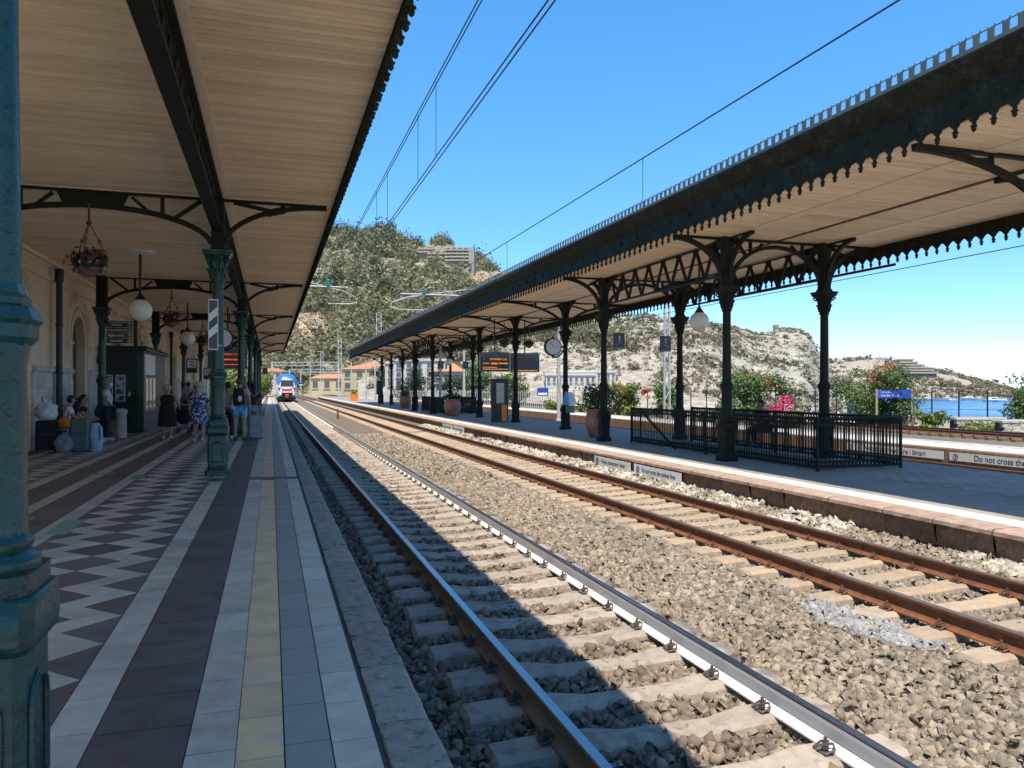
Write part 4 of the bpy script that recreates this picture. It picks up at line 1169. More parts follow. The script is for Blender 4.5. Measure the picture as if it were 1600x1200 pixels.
def globe_lamp(label, x, y, ztop, zc, r=0.27, plate=True, group=None):
    t = thing('globe_lamp', label, 'lamp', (x, y, zc), group=group)
    MB().tube([(0, 0, r+0.1), (0, 0, ztop-zc-0.02)], 0.028, 8).build('rod', M_black, t)
    if plate:
        MB().lathe([(0.05, -0.06), (0.2, -0.05), (0.33, -0.02), (0.34, -0.001)], 20, (0, 0, ztop-zc)).build('ceiling_rose', M_whitee, t)
    MB().lathe([(0.11, r-0.05), (0.13, r-0.02), (0.1, r+0.03), (0.05, r+0.1), (0.03, r+0.14)], 14).build('cap', M_black, t)
    MB().sphere((0, 0, 0), r, 24, 14).build('globe', M_globe, t, ang=180)
    return t
for i, y in enumerate((20.2, 31.2, 42.2, 53.0, 64.0)):
    globe_lamp('%s white globe lamp hanging from the left canopy ceiling, from the camera' % ORD[i], -2.98, y, LS, 3.36, group='globe lamps of the left canopy')
globe_lamp('white globe lamp hanging over the near stairwell', XRC, 18.7, RS, 3.34, 0.265, False)
for i, y in enumerate((52.1, 65.4, 72.1)):
    globe_lamp('%s small white globe lamp far down the middle platform' % ORD[i], XRC+0.5, y, RS, 3.3, 0.25, False, 'far globe lamps of the middle platform')

def hanging_basket(label, x, y, ztop, zc, seed, m=None, group=None, sc=1.0):
    t = thing('hanging_basket', label, 'flower basket', (x, y, zc), group=group)
    h = ztop-zc
    c = MB(); c.tube([(0, 0, h), (0, 0, h-0.3*sc)], 0.018, 6); c.sphere((0, 0, h-0.32*sc), 0.045*sc, 8, 6)
    for k in range(3):
        a = k*2.094+0.4; e = (0.26*sc*math.cos(a), 0.26*sc*math.sin(a), 0.06)
        mid = (0.15*sc*math.cos(a), 0.15*sc*math.sin(a), 0.5*(h-0.32*sc)+0.05)
        c.tube([(0, 0, h-0.32*sc), mid, e], 0.01, 5); c.sphere(mid, 0.03*sc, 6, 5)
    c.build('chains', M_clipr, t)
    MB().lathe([(0.04*sc, -0.22*sc), (0.1*sc, -0.19*sc), (0.165*sc, -0.11*sc), (0.18*sc, -0.06), (0.15*sc, -0.05)], 14).build('bowl', M_bowl, t)
    flowers('foliage', t, (0, 0, 0.04*sc), (0.27*sc, 0.27*sc, 0.19*sc), 900, 0.035*sc, M_leafd, seed)
    flowers('blossom', t, (0, 0, 0.07*sc), (0.31*sc, 0.31*sc, 0.2*sc), 60, 0.032*sc, m or M_petal, seed+1, 0.85)
    flowers('dark_blossom', t, (0, 0, 0.07*sc), (0.31*sc, 0.31*sc, 0.2*sc), 160, 0.032*sc, M_redd, seed+2, 0.8)
for i, y in enumerate((14.1, 25.0, 36.0, 47.0)):
    hanging_basket('%s flower basket hanging from the left canopy arches, from the camera' % ORD[i], -2.82, y-(0.12 if i else 0.12), 4.5, 3.52, 50+i*3, M_petal, 'flower baskets of the left canopy')
hanging_basket('red flower basket left of the departure board column', XRC-0.62, 35.2, 4.6, 3.62, 80, M_red, 'red flower baskets', 0.9)
hanging_basket('red flower basket right of the departure board column', XRC+0.62, 35.2, 4.6, 3.62, 83, M_red, 'red flower baskets', 0.9)

# striped sign on the second left column
t = thing('striped_sign', 'tall black and white diagonally striped sign on the green column', 'sign', (CX-0.06, 14.1-0.2, 2.57))
MB().box(-0.078, 0.078, -0.008, 0.008, -0.43, 0.43).build('panel', M_whitee, t, smooth=False)
for z0, z1 in ((-0.41, -0.2), (-0.12, 0.09), (0.2, 0.41)):
    s1 = MB()
    if z0 < -0.3: pts = [(-0.066, z0), (0.066, z0), (0.066, -0.12), (-0.066, -0.24)]
    elif z1 > 0.3: pts = [(-0.066, 0.18), (0.066, 0.3), (0.066, 0.41), (-0.066, 0.41)]
    else: pts = [(-0.066, -0.1), (0.066, 0.02), (0.066, 0.16), (-0.066, 0.04)]
    s1.prism(pts, -0.011, -0.009, 'xz'); s1.build('black_stripe', M_board, t, smooth=False)
MB().tube([(0.08, 0.0, -0.35), (0.12, 0.12, -0.35)], 0.012, 6).build('fixing', M_galv, t)

# hanging list of directions
t = thing('direction_sign', 'black hanging sign listing four station services with small symbols', 'sign', (-4.16, 25.0-0.16, 3.1))
for i, w in enumerate(('Uscita', 'Informazioni', 'Biglietteria', 'Cambio')):
    z = 0.24-i*0.155
    p = MB().cbox(-0.4, 0.3, -0.02, 0.02, z-0.07, z+0.07, 0.008).build('name_board', M_black, t, smooth=False)
    o = put_text(w, 0.105, M_whitee, p, (-0.13, -0.024, z), FACE_CAM)
    MB().box(0.17, 0.28, -0.026, -0.022, z-0.055, z+0.055).build('symbol_frame', M_signw, p, smooth=False)
    MB().box(0.18, 0.27, -0.029, -0.027, z-0.045, z+0.045).build('symbol_field', M_black, p, smooth=False)
    q = MB()
    if i == 0: q.prism([(0.2, z), (0.225, z+0.025), (0.225, z-0.025)], -0.032, -0.03, 'xz')
    elif i == 1: q.box(0.22, 0.235, -0.032, -0.03, z-0.03, z+0.012); q.box(0.22, 0.235, -0.032, -0.03, z+0.02, z+0.033)
    elif i == 2: q.prism([(0.195, z+0.01), (0.25, z+0.03), (0.255, z+0.01), (0.2, z-0.02)], -0.032, -0.03, 'xz')
    else: q.prism([(0.195, z), (0.225, z+0.03), (0.255, z), (0.225, z-0.03)], -0.032, -0.03, 'xz')
    q.build('symbol', M_whitee, p, smooth=False)
MB().bar((-0.4, 0.0, 0.34), (0.3, 0.0, 0.34), 0.03).build('hanger', M_black, t)

# clocks
def clock(label, loc, arm_to, r=0.31):
    t = thing('platform_clock', label, 'clock', loc)
    b = MB(); b.lathe([(r*1.1, -0.09), (r*1.18, -0.05), (r*1.18, 0.05), (r*1.1, 0.09)], 28)
    b.v = [(v[0], v[2], v[1]) for v in b.v]; b.build('case', M_black, t)
    f = MB(); f.lathe([(r, -0.096), (r, -0.09)], 28); f.v = [(v[0], v[2], v[1]) for v in f.v]; d = f.build('dial', M_signw, t)
    for k in range(12):
        a = k*math.pi/6
        MB().bar((math.sin(a)*r*0.82, -0.098, math.cos(a)*r*0.82), (math.sin(a)*r*0.95, -0.098, math.cos(a)*r*0.95), 0.028, 0.004).build('hour_mark', M_black, d)
    MB().bar((0.0, -0.1, 0), (r*0.6, -0.1, r*0.12), 0.05, 0.006).build('hour_hand', M_black, d)
    MB().bar((0.0, -0.1, 0), (-r*0.5, -0.1, r*0.66), 0.035, 0.006).build('minute_hand', M_black, d)
    MB().lathe([(0.02, r*1.16), (0.05, r*1.2), (0.02, r*1.3), (0.03, r*1.36), (0.01, r*1.42)], 8).build('finial', M_black, t)
    MB().lathe([(0.01, -r*1.5), (0.03, -r*1.4), (0.05, -r*1.2), (0.03, -r*1.16)], 8).build('drop', M_black, t)
    ar = MB(); dx = arm_to
    ar.tube([(0, 0, -r*1.25), (dx*0.3, 0, -r*1.3), (dx*0.65, 0, -r*0.95), (dx*0.85, 0, -r*0.4), (dx, 0, -r*0.2)], 0.035, 8)
    ar.tube([(r*1.1*(1 if dx > 0 else -1), 0, 0), (dx, 0, 0.02)], 0.03, 8)
    ar.build('arm', M_black, t)
clock('round station clock on an arm beside the single column', (XRC-0.62, 28.6, 3.12), 0.52)
clock('round station clock on the third left column, half hidden behind the striped sign', (-1.4, 24.9, 3.0), 0.44, 0.27)

# departure boards
def dep_board(label, loc, w, h, screens, led):
    t = thing('departure_board', label, 'departure board', loc)
    MB().cbox(-w/2, w/2, -0.12, 0.12, -h/2, h/2, 0.02).build('case', M_board, t, smooth=False)
    MB().box(-w/2+0.01, w/2-0.01, -0.126, -0.122, h/2-0.24, h/2-0.02).build('grey_header', M_boardg, t, smooth=False)
    v = MB()
    for k in range(22): x = -w/2+0.1+k*(w-0.2)/21; v.box(x-0.012, x+0.012, -0.13, -0.128, h/2-0.2, h/2-0.16)
    o = v.build('vent_slots', M_black, t, smooth=False); o['kind'] = 'stuff'
    MB().bar((0, 0, h/2), (0, 0, RS-loc[2]-0.02), 0.05).build('hanger', M_black, t)
    rr_ = random.Random(int(loc[1]*10))
    for s_ in screens:
        if s_[0] == 't':
            o = put_text(s_[1], s_[2], led if s_[5] else M_signw, t, (s_[3], -0.128, s_[4]), FACE_CAM)
        else:
            # unreadable running rows: runs of lit dots
            x0, x1, z, hh = s_[1:5]; x = x0; q = MB()
            while x < x1-0.02:
                l = rr_.uniform(0.025, 0.06); q.box(x, min(x+l, x1), -0.128, -0.1245, z-hh*0.36, z+hh*0.36); x += l+rr_.uniform(0.008, 0.03)
            o = q.build('led_row', led, t, smooth=False); o['kind'] = 'stuff'
    return t
dep_board('amber lettered departure board left of the single column on the middle platform', (XRC-0.74, 36.5, 2.78), 1.5, 0.95,
          [('t', 'CATANIA C.LE', 0.135, 0.16, 0.13, 1), ('t', '2', 0.16, -0.58, 0.14, 0), ('r', -0.62, -0.28, -0.07, 0.05), ('r', -0.2, 0.12, -0.08, 0.1), ('r', 0.2, 0.64, -0.07, 0.08),
           ('r', -0.62, 0.1, -0.27, 0.04), ('r', -0.62, 0.64, -0.36, 0.05)], M_led)
dep_board('blank grey departure board right of the single column on the middle platform', (XRC+0.83, 36.5, 2.76), 1.5, 0.95, [('t', '3', 0.14, 0.6, 0.15, 0), ('r', -0.65, 0.66, -0.4, 0.05)], M_led)
dep_board('red lettered departure board hanging over the left platform', (-1.66, 33.0, 2.72), 1.5, 0.9,
          [('t', 'MESSINA C.LE', 0.12, 0.1, 0.13, 1), ('r', -0.5, 0.66, -0.08, 0.08), ('r', -0.5, 0.66, -0.28, 0.05)], M_ledr)

# pictogram signs hung from columns
def pictogram(label, loc, mirror, arm, num=None, size=0.5, group=None):
    t = thing('pictogram_sign', label, 'sign', loc, group=group)
    w = size*0.76
    MB().cbox(-w/2, w/2, -0.03, 0.03, -size/2, size/2, 0.01).build('panel', M_board, t, smooth=False)
    MB().box(-w/2+0.01, w/2-0.01, -0.034, -0.031, -size/2+0.015, -size/2+0.06).build('caption_strip', M_boardg, t, smooth=False)
    if num:
        put_text(num, size*0.6, M_signw, t, (0, -0.036, 0.0), FACE_CAM)
    else:
        q = MB(); k = -1 if mirror else 1
        q.lathe([(0.028, -0.034), (0.028, -0.03)], 10, (0, 0, 0)); q.v = [(v[0]+0.01*k, v[2], v[1]+0.13) for v in q.v]
        for a, b_ in (((0.01, 0.1), (0.0, 0.0)), ((0.0, 0.0), (-0.05, -0.1)), ((0.0, 0.0), (0.05, -0.07)), ((0.01, 0.08), (0.07, 0.03)), ((0.01, 0.08), (-0.05, 0.02)), ((-0.1, -0.13), (0.09, -0.04))):
            q.bar((a[0]*k, -0.033, a[1]), (b_[0]*k, -0.033, b_[1]), 0.02, 0.004)
        q.build('pictogram', M_signw, t, smooth=False)
    a = MB()
    for z in (size*0.36, -size*0.36): a.tube([(w/2*arm, 0, z), ((w/2+0.24)*arm, 0, z)], 0.012, 6)
    a.build('arm', M_black, t)
pictogram('black stairs pictogram sign right of the urn column', (9.96+0.52, 22.1, 2.98), False, -1)
pictogram('black stairs pictogram sign left of the column before the lattice mast', (12.64-0.52, 22.1, 2.92), True, 1)
pictogram('small black stairs sign at the far stairwell, track side', (9.96+0.52, 48.7, 2.98), False, -1)
pictogram('small black stairs sign at the far stairwell, sea side', (12.64-0.52, 48.7, 2.98), True, 1)
pictogram('black platform number one sign at the far end of the left canopy', (CX+0.42, 69.0, 2.95), False, -1, '1')
pictogram('small black sign hung at the far end of the middle platform canopy', (XRC-0.5, 82.0, 3.0), False, 1)
# yellow / black small signs on the left wall columns
for i, (x, y, z, lab) in enumerate(((-4.25, 46.8, 2.75, 'square black and white telephone style sign under the left canopy'), (-4.2, 57.8, 2.5, 'small black round symbol sign farther under the left canopy'))):
    t = thing('hanging_sign', lab, 'sign', (x, y, z))
    MB().cbox(-0.3, 0.3, -0.03, 0.03, -0.4, 0.4, 0.01).build('panel', M_board, t, smooth=False)
    MB().box(-0.24, 0.24, -0.035, -0.031, -0.12, 0.34).build('white_field', M_signw, t, smooth=False)
    MB().rib([(-0.12, 0.24), (0.1, 0.22), (-0.08, 0.02), (0.13, 0.0)], 0.06, 0.004, 'xz', -0.037).build('symbol', M_board, t, smooth=False)

# warning signs on the platform kerbs
def kerb_sign(label, x, y0, y1, z0, z1, txt, size, sx=1.0):
    t = thing('warning_sign', label, 'sign', (x, (y0+y1)/2, (z0+z1)/2))
    L_ = (y1-y0)/2; h = (z1-z0)/2
    MB().box(-0.012, 0.0, -L_, L_, -h, h).build('panel', M_signw, t, smooth=False)
    put_text(txt, size, M_black, t, (-0.0145, -0.09, 0.0), FACE_LEFT, sx)
    r = MB(); r.tube([(-0.014, L_-0.2+0.07*math.cos(a), 0.07*math.sin(a)) for a in np.linspace(0, 6.283, 15)], 0.009, 4, cap=False); r.bar((-0.014, L_-0.2, -0.045), (-0.014, L_-0.2, 0.03), 0.02, 0.004)
    r.build('warning_symbol', M_black, t, smooth=False)
kerb_sign('pale kerb sign in Italian below the middle platform edge, left of its English twin', 8.1, 16.45, 18.55, -0.49, -0.27, 'Vietato attraversare i binari', 0.14, 0.9)
kerb_sign('pale kerb sign in English below the middle platform edge', 8.1, 14.1, 16.25, -0.49, -0.27, 'Do not cross the railway lines', 0.14, 0.9)
kerb_sign('pale kerb sign in Italian on the far platform, half behind the railing corner', 17.66, 16.6, 20.3, -0.47, -0.25, 'Vietato attraversare i binari', 0.22, 0.95)
kerb_sign('pale kerb sign in English on the far platform at the right edge', 17.66, 12.5, 16.4, -0.47, -0.25, 'Do not cross the railway lines', 0.22, 0.95)
kerb_sign('small distant kerb sign in Italian below the middle platform edge', 8.1, 35.1, 37.3, -0.5, -0.25, 'Vietato attraversare i binari', 0.15, 0.85)
kerb_sign('small distant kerb sign in English below the middle platform edge', 8.1, 32.8, 34.95, -0.5, -0.25, 'Do not cross the railway lines', 0.15, 0.85)

# station name sign
p = Wz(1398, -0.7, 40.0)
t = thing('station_sign', 'blue station name sign on two weathered posts before the bougainvillea', 'sign', (p.x, p.y, -0.72), R(-14))
for x in (-0.98, 0.92): MB().cbox(x-0.06, x+0.06, -0.05, 0.05, 0, 2.15, 0.01).build('post', M_postw, t, smooth=False)
pn = MB().box(-0.92, 0.86, -0.04, 0.0, 1.68, 2.12).build('panel', M_blue, t, smooth=False)
put_text('Taormina', 0.17, M_whitee, pn, (-0.5, -0.044, 2.0), FACE_CAM, 0.95); put_text('Giardini Naxos', 0.17, M_whitee, pn, (-0.28, -0.044, 1.82), FACE_CAM, 0.95)

# pots and urns
def urn(name, label, loc, r, h, plant, seed):
    t = thing(name, label, 'plant pot', loc)
    MB().lathe([(r*0.6, 0), (r*0.68, h*0.05), (r*0.95, h*0.4), (r*1.0, h*0.62), (r*0.85, h*0.88), (r*0.8, h*0.93), (r*0.92, h*0.95), (r*0.92, h), (r*0.75, h), (r*0.7, h*0.9)], 22).build('pot', M_terra, t)
    if plant == 'bush':
        flowers('foliage', t, (0, 0, h+r*0.9), (r*1.45, r*1.45, r*1.1), 900, 0.055, M_leafd, seed, 0.3)
        flowers('light_foliage', t, (0, 0, h+r*1.0), (r*1.5, r*1.5, r*1.1), 300, 0.055, M_leaf, seed+1, 0.6)
    elif plant == 'agave':
        rr_ = random.Random(seed); b = MB()
        for k in range(26):
            a = rr_.uniform(0, 6.28); e = rr_.uniform(0.35, 1.2); L_ = rr_.uniform(0.7, 1.3)
            pts = [(0.08*math.cos(a)+L_*q*math.cos(e)*math.cos(a)*0.9, 0.08*math.sin(a)+L_*q*math.cos(e)*math.sin(a)*0.9, h-0.05+L_*q*math.sin(e)-0.35*L_*q*q*(1.2-e)+0.1*math.sin(q*5)) for q in np.linspace(0, 1, 6)]
            b.tube(pts, [0.035, 0.045, 0.04, 0.03, 0.02, 0.004], 5)
        b.build('agave_leaf_rosette', M_leafd, t)
    else:
        flowers('foliage', t, (0, 0, h+0.22), (r*1.1, r*1.1, 0.33), 420, 0.05, M_leafd, seed, 0.1)
    return t
urn('terracotta_urn', 'big terracotta urn with leafy plant behind the track side column', (10.55, 23.9, PZ), 0.44, 0.95, 'bush', 5)
urn('terracotta_urn', 'terracotta urn of wiry agave by the far stair railing', (10.3, 44.6, PZ), 0.52, 1.0, 'agave', 9)
urn('terracotta_urn', 'dark terracotta pot beside a bench near the far canopy end', (10.6, 63.2, PZ), 0.5, 1.0, 'small', 12)
urn('terracotta_pot', 'terracotta flower pot with spiky plant in front of the black kiosk', (-4.75, 26.9, 0), 0.3, 0.5, 'small', 15)
tb = thing('orange_planter', 'bright orange planter box in the sun past the middle canopy', 'planter', (10.2, 100, PZ))
MB().csq([(0.38, 0), (0.45, 0.9), (0.5, 0.95)], 0.1).build('box', M_orange, tb); flowers('foliage', tb, (0, 0, 1.2), (0.5, 0.5, 0.35), 300, 0.07, M_leafy, 31)

# information totem near the board column
t = thing('information_totem', 'black framed poster totem beside the departure board column', 'notice board', (XRC-0.95, 34.9, PZ))
MB().cbox(-0.42, 0.42, -0.07, 0.07, 0.05, 2.1, 0.015).build('frame', M_black, t, smooth=False)
MB().box(-0.18, 0.2, -0.076, -0.072, 0.95, 1.9).build('poster', M_postc, t, smooth=False)
MB().box(0.08, 0.34, -0.078, -0.072, 0.1, 0.88).build('orange_panel', M_orange, t, smooth=False)
t = thing('bag_holder', 'blue and white litter bags hanging on the clock column', 'litter bag', (XRC, 28.5, PZ))
b = MB(); b.lathe([(0.12, 1.0), (0.31, 1.02), (0.3, 1.1), (0.2, 1.34), (0.13, 1.5)], 12, (0.04, -0.04, 0), sy=0.6); b.build('bag', M_signw, t)
b = MB(); b.lathe([(0.08, 0.98), (0.16, 1.0), (0.13, 1.2), (0.06, 1.52)], 10, (-0.15, -0.16, 0), sy=0.5); b.build('bag', M_suitb0, t)
MB().cbox(-0.16, 0.16, -0.3, -0.1, 0.68, 0.98, 0.02).build('ticket_validator', M_boardg, t, smooth=False)
# small black cabinet on post at far end
t = thing('platform_cabinet', 'tall black cabinet between the far single columns', 'cabinet', (10.6, 79, PZ))
MB().cbox(-0.3, 0.3, -0.2, 0.2, 1.0, 2.4, 0.02).build('cabinet', M_black, t, smooth=False); MB().box(-0.15, 0.15, -0.1, 0.1, 0, 1.0).build('stand', M_black, t, smooth=False)
# bench on the middle platform
def bench(label, loc, rotz, L_=1.8, m=None):
    t = thing('bench', label, 'bench', loc, rotz)
    for k in range(4): MB().cbox(-L_/2, L_/2, -0.22+k*0.115, -0.12+k*0.115, 0.43, 0.46, 0.006).build('seat_slat', m or M_postw, t, smooth=False)
    for k in range(3): MB().cbox(-L_/2, L_/2, 0.24+k*0.02, 0.265+k*0.02, 0.55+k*0.13, 0.65+k*0.13, 0.006).build('back_slat', m or M_postw, t, smooth=False)
    for x in (-L_/2+0.15, L_/2-0.15):
        b = MB(); b.bar((x, -0.18, 0), (x, -0.18, 0.43), 0.04); b.bar((x, 0.2, 0), (x, 0.28, 0.95), 0.04); b.bar((x, -0.2, 0.42), (x, 0.24, 0.42), 0.04); b.build('leg_frame', M_black, t, smooth=False)
bench('slatted bench far down the middle platform beside a pot', (11.2, 60.8, PZ), R(90))
bench('slatted bench against the station wall under the seated travellers', (-5.02, 22.9, 0), R(90), 2.2)

# kiosk
t = thing('kiosk', 'black wooden kiosk with posters against the station wall', 'kiosk', (-5.38, 28.3, 0))
KW, KL, KH = 1.3, 5.6, 2.9
MB().box(0, KW, 0, KL, 0, KH-0.15).build('body', M_blackw, t, smooth=False)
MB().prism([(-0.02, KH-0.15), (KW+0.1, KH-0.15), (KW+0.14, KH-0.08), (KW+0.1, KH), (-0.02, KH)], -0.12, KL+0.1, 'xz').build('roof', M_blackw, t, smooth=False)
MB().box(KW-0.18, KW+0.02, -0.03, 0.16, 0, KH-0.16).build('corner_post', M_green, t, smooth=False)
MB().box(KW+0.005, KW+0.03, 0.25, 2.6, 1.95, 2.65).build('sign_panel', M_signw, t, smooth=False)
for k in range(3):
    w = MB().box(KW+0.005, KW+0.03, 0.3+k*0.8, 1.0+k*0.8, 0.7, 1.85).build('window', M_glass, t, smooth=False)
    MB().box(KW+0.01, KW+0.05, 0.24+k*0.8, 0.3+k*0.8, 0.7, 1.9).build('mullion', M_signw, w, smooth=False)
M_pic = mat('poster_print', (0.45, 0.48, 0.52), 0.4, 0.5, 7, 0, col2=(0.04, 0.06, 0.12), s2=5, lo=0.47, hi=0.53)
for cx_, rows in ((0.24, 4), (0.62, 4)):
    for r in range(rows):
        pz = 1.05+r*0.225
        o = MB().box(cx_-0.16, cx_+0.14, -0.012, -0.002, pz, pz+0.205).build('poster', M_whitee, t, smooth=False)
        MB().box(cx_-0.14, cx_+0.12, -0.015, -0.0125, pz+0.02, pz+0.185).build('picture', M_pic, o, smooth=False)
flowers('flower_stand', t, (1.0, -0.12, 1.2), (0.2, 0.1, 0.22), 160, 0.04, M_leafd, 71); flowers('flowers', t, (0.95, -0.15, 1.28), (0.18, 0.1, 0.14), 24, 0.035, M_whitee, 72)
MB().cbox(-0.05, 0.13, -0.22, 0, 2.3, 2.55, 0.03).build('lantern', M_black, t)
t = thing('litter_bin', 'grey cylindrical litter bin beside the standing man', 'bin', (-4.3, 25.6, 0))
MB().lathe([(0.15, 0), (0.16, 0.05), (0.15, 0.7), (0.18, 0.74), (0.18, 0.82), (0.1, 0.88)], 14).build('bin_body', M_greyst, t)

# luggage
M_suitg = mat('grey_suitcase', (0.1, 0.13, 0.135), 0.6, 0.1); M_suitb = mat('pale_blue_pack', (0.33, 0.43, 0.58), 0.7, 0.15)
M_cloth_b = mat('black_cloth', (0.014, 0.014, 0.017), 0.85, 0.2); M_plasticw = mat('white_plastic_bag', (0.7, 0.7, 0.72), 0.4, 0.1, 9, 0.5, 15, bdist=0.03)
M_greybag = mat('grey_fabric_bag', (0.24, 0.25, 0.28), 0.85, 0.2, 9, 0.4, 20)
def suitcase(label, loc, rz, w, d, h, m, handle=0.35):
    t = thing('suitcase', label, 'suitcase', loc, rz)
    MB().cbox(-w/2, w/2, -d/2, d/2, 0.05, h, 0.04).build('shell', m, t)
    for x in (-w/2+0.06, w/2-0.06):
        for y in (-d/2+0.05, d/2-0.05): MB().lathe([(0.03, 0), (0.03, 0.05)], 8, (x, y, 0)).build('wheel', M_black, t)
    if handle:
        b = MB(); b.tube([(-0.1, d/2-0.05, h-0.02), (-0.1, d/2-0.05, h+handle), (0.1, d/2-0.05, h+handle), (0.1, d/2-0.05, h-0.02)], 0.012, 6); b.build('handle', M_black, t)
    MB().box(-w/2+0.05, w/2-0.05, -d/2-0.012, -d/2+0.002, h*0.55, h*0.57).build('zip', M_black, t)
    return t
suitcase('black wheeled suitcase with raised handle at the wall corner', (-4.98, 20.35, 0), 0.2, 0.46, 0.3, 0.74, M_cloth_b, 0.55)
def lumpy(name, label, loc, w, dp, h, m, seed, ears=0):
    """a soft bag: sagging base, creased sides, gathered top"""
    rng = np.random.default_rng(seed)
    n, k = 28, 18; prof = []
    V = []; F = []
    for i in range(k+1):
        q = i/k
        r = (math.sin(math.pi*min(q*0.86+0.1, 1.0))**0.55)
        if q > 0.82: r *= 0.55+0.45*(1-q)/0.18
        for j in range(n):
            a_ = 2*math.pi*j/n
            p = np.array([[math.cos(a_)*2.2+seed, math.sin(a_)*2.2, q*3.5]])
            f = 1+0.75*float(fbm(p, 4)[0])+0.06*math.sin(5*a_+9*q)
            V.append((math.cos(a_)*w/2*r*f*(1 if i < k else 0.3), math.sin(a_)*dp/2*r*f*(1 if i < k else 0.3), h*q*(1+0.1*float(fbm(p+9, 3)[0]))))
    for i in range(k):
        for j in range(n): F.append((i*n+j, i*n+(j+1) % n, (i+1)*n+(j+1) % n, (i+1)*n+j))
    F.append(tuple(range(n-1, -1, -1))); F.append(tuple(range(k*n, (k+1)*n)))
    b = MB(); b.add(V, F)
    t = thing(name, label, 'bag', loc)
    b.build('bag_body', m, t, ang=60)
    for q in range(ears):
        a_ = q*2.1; MB().tube([(0.05*math.cos(a_), 0.05*math.sin(a_), h*0.95), (0.09*math.cos(a_), 0.08*math.sin(a_), h*1.12), (0.05*math.cos(a_+0.6), 0.06*math.sin(a_+0.6), h*1.24)], [0.03, 0.022, 0.008], 6).build('knot_end', m, t)
    return t
lumpy('plastic_bag', 'white knotted plastic bag on top of the black suitcase', (-4.98, 20.35, 0.75), 0.5, 0.36, 0.42, M_plasticw, 3, 3)
lumpy('fabric_bag', 'slumped grey cloth bag between the two suitcases', (-4.6, 20.2, 0), 0.42, 0.34, 0.44, M_greybag, 5, 1)
lumpy('orange_bag', 'orange bag on the bench end', (-4.98, 21.95, 0.47), 0.34, 0.3, 0.3, M_orange, 8, 1)
suitcase('slate grey hard suitcase standing beside the pale blue backpack', (-4.27, 20.3, 0), -0.1, 0.4, 0.27, 0.78, M_suitg, 0)
t = thing('backpack', 'pale blue backpack standing in front of the seated woman', 'backpack', (-3.98, 20.4, 0))
MB().lathe([(0.12, 0), (0.16, 0.05), (0.17, 0.3), (0.15, 0.55), (0.08, 0.66)], 12, sy=0.7).build('bag', M_suitb, t)
MB().lathe([(0.1, 0), (0.12, 0.05), (0.11, 0.22), (0.06, 0.26)], 10, (0.05, -0.12, 0.06), sy=0.6).build('pocket', M_suitb, t)
for x in (-0.08, 0.1): MB().tube([(x, -0.1, 0.6), (x*1.3, -0.17, 0.4), (x*1.2, -0.14, 0.12)], 0.014, 6).build('strap', M_cloth_b, t)
suitcase('grey suitcase standing beside the man with the backpack', (-0.42, 23.9, 0), 0.1, 0.42, 0.28, 0.7, M_greybag, 0.3)
t = thing('stroller', 'dark folded pushchair beside the woman in black', 'pushchair', (-2.95, 27.2, 0))
b = MB(); b.tube([(0, 0, 0.95), (0.05, 0.3, 0.6), (0.05, 0.6, 0.15)], 0.018, 6); b.tube([(0.4, 0, 0.95), (0.38, 0.3, 0.6), (0.38, 0.6, 0.15)], 0.018, 6); b.bar((0, 0, 0.95), (0.4, 0, 0.95), 0.03); b.tube([(0.05, 0.35, 0.55), (0.05, 0.0, 0.12)], 0.018, 6); b.tube([(0.38, 0.35, 0.55), (0.38, 0, 0.12)], 0.018, 6); b.build('frame', M_galv, t)
MB().sphere((0.2, 0.3, 0.55), 0.26, 12, 8, 1.0).build('seat', M_cloth_b, t); MB().sphere((0.2, 0.22, 0.78), 0.24, 12, 8, 0.7).build('hood', M_cloth_b, t)
for x in (0.05, 0.38):
    for y in (0.0, 0.6):
        w = MB(); w.lathe([(0.1, -0.02), (0.1, 0.02)], 14); w.v = [(v[2]+x, v[0]+y, v[1]+0.1) for v in w.v]; w.build('wheel', M_black, t)
# ================================================================== PEOPLE
M_skin = mat('skin', (0.42, 0.24, 0.16), 0.6, 0.08, 8, 0.05); M_skin2 = mat('tanned_skin', (0.33, 0.18, 0.11), 0.6, 0.08, 8, 0.05)
M_hairb = mat('dark_hair', (0.012, 0.009, 0.007), 0.5, 0.3, 60, 0.5, 80); M_hairy = mat('blond_hair', (0.42, 0.33, 0.2), 0.5, 0.3, 60, 0.5, 80); M_hairr = mat('brown_hair', (0.1, 0.05, 0.025), 0.5, 0.3, 60, 0.5, 80)
M_hairg = mat('grey_hair', (0.25, 0.23, 0.2), 0.5, 0.3, 60, 0.5, 80)
M_tee = mat('white_cotton', (0.68, 0.69, 0.72), 0.85, 0.06, 9, 0.3, 18); M_teeg = mat('oatmeal_shirt', (0.42, 0.39, 0.35), 0.85, 0.08, 9, 0.3, 18)
M_jean = mat('navy_denim', (0.02, 0.03, 0.06), 0.85, 0.15); M_shorts = mat('blue_print_shorts', (0.08, 0.32, 0.6), 0.85, 0.1, 9, 0.2, 20, col2=(0.5, 0.6, 0.66), s2=9, lo=0.52, hi=0.58)
M_floral = mat('blue_floral_dress', (0.02, 0.035, 0.13), 0.85, 0.1, 9, 0.2, 20, col2=(0.55, 0.56, 0.64), s2=13, lo=0.53, hi=0.56)
M_straw = mat('straw_hat', (0.55, 0.5, 0.4), 0.8, 0.1, 30, 0.3, 90); M_shoe = mat('white_shoe', (0.6, 0.6, 0.6), 0.7); M_shoed = mat('dark_shoe', (0.03, 0.025, 0.02), 0.7)
M_mask = mat('face_mask', (0.75, 0.76, 0.77), 0.7)

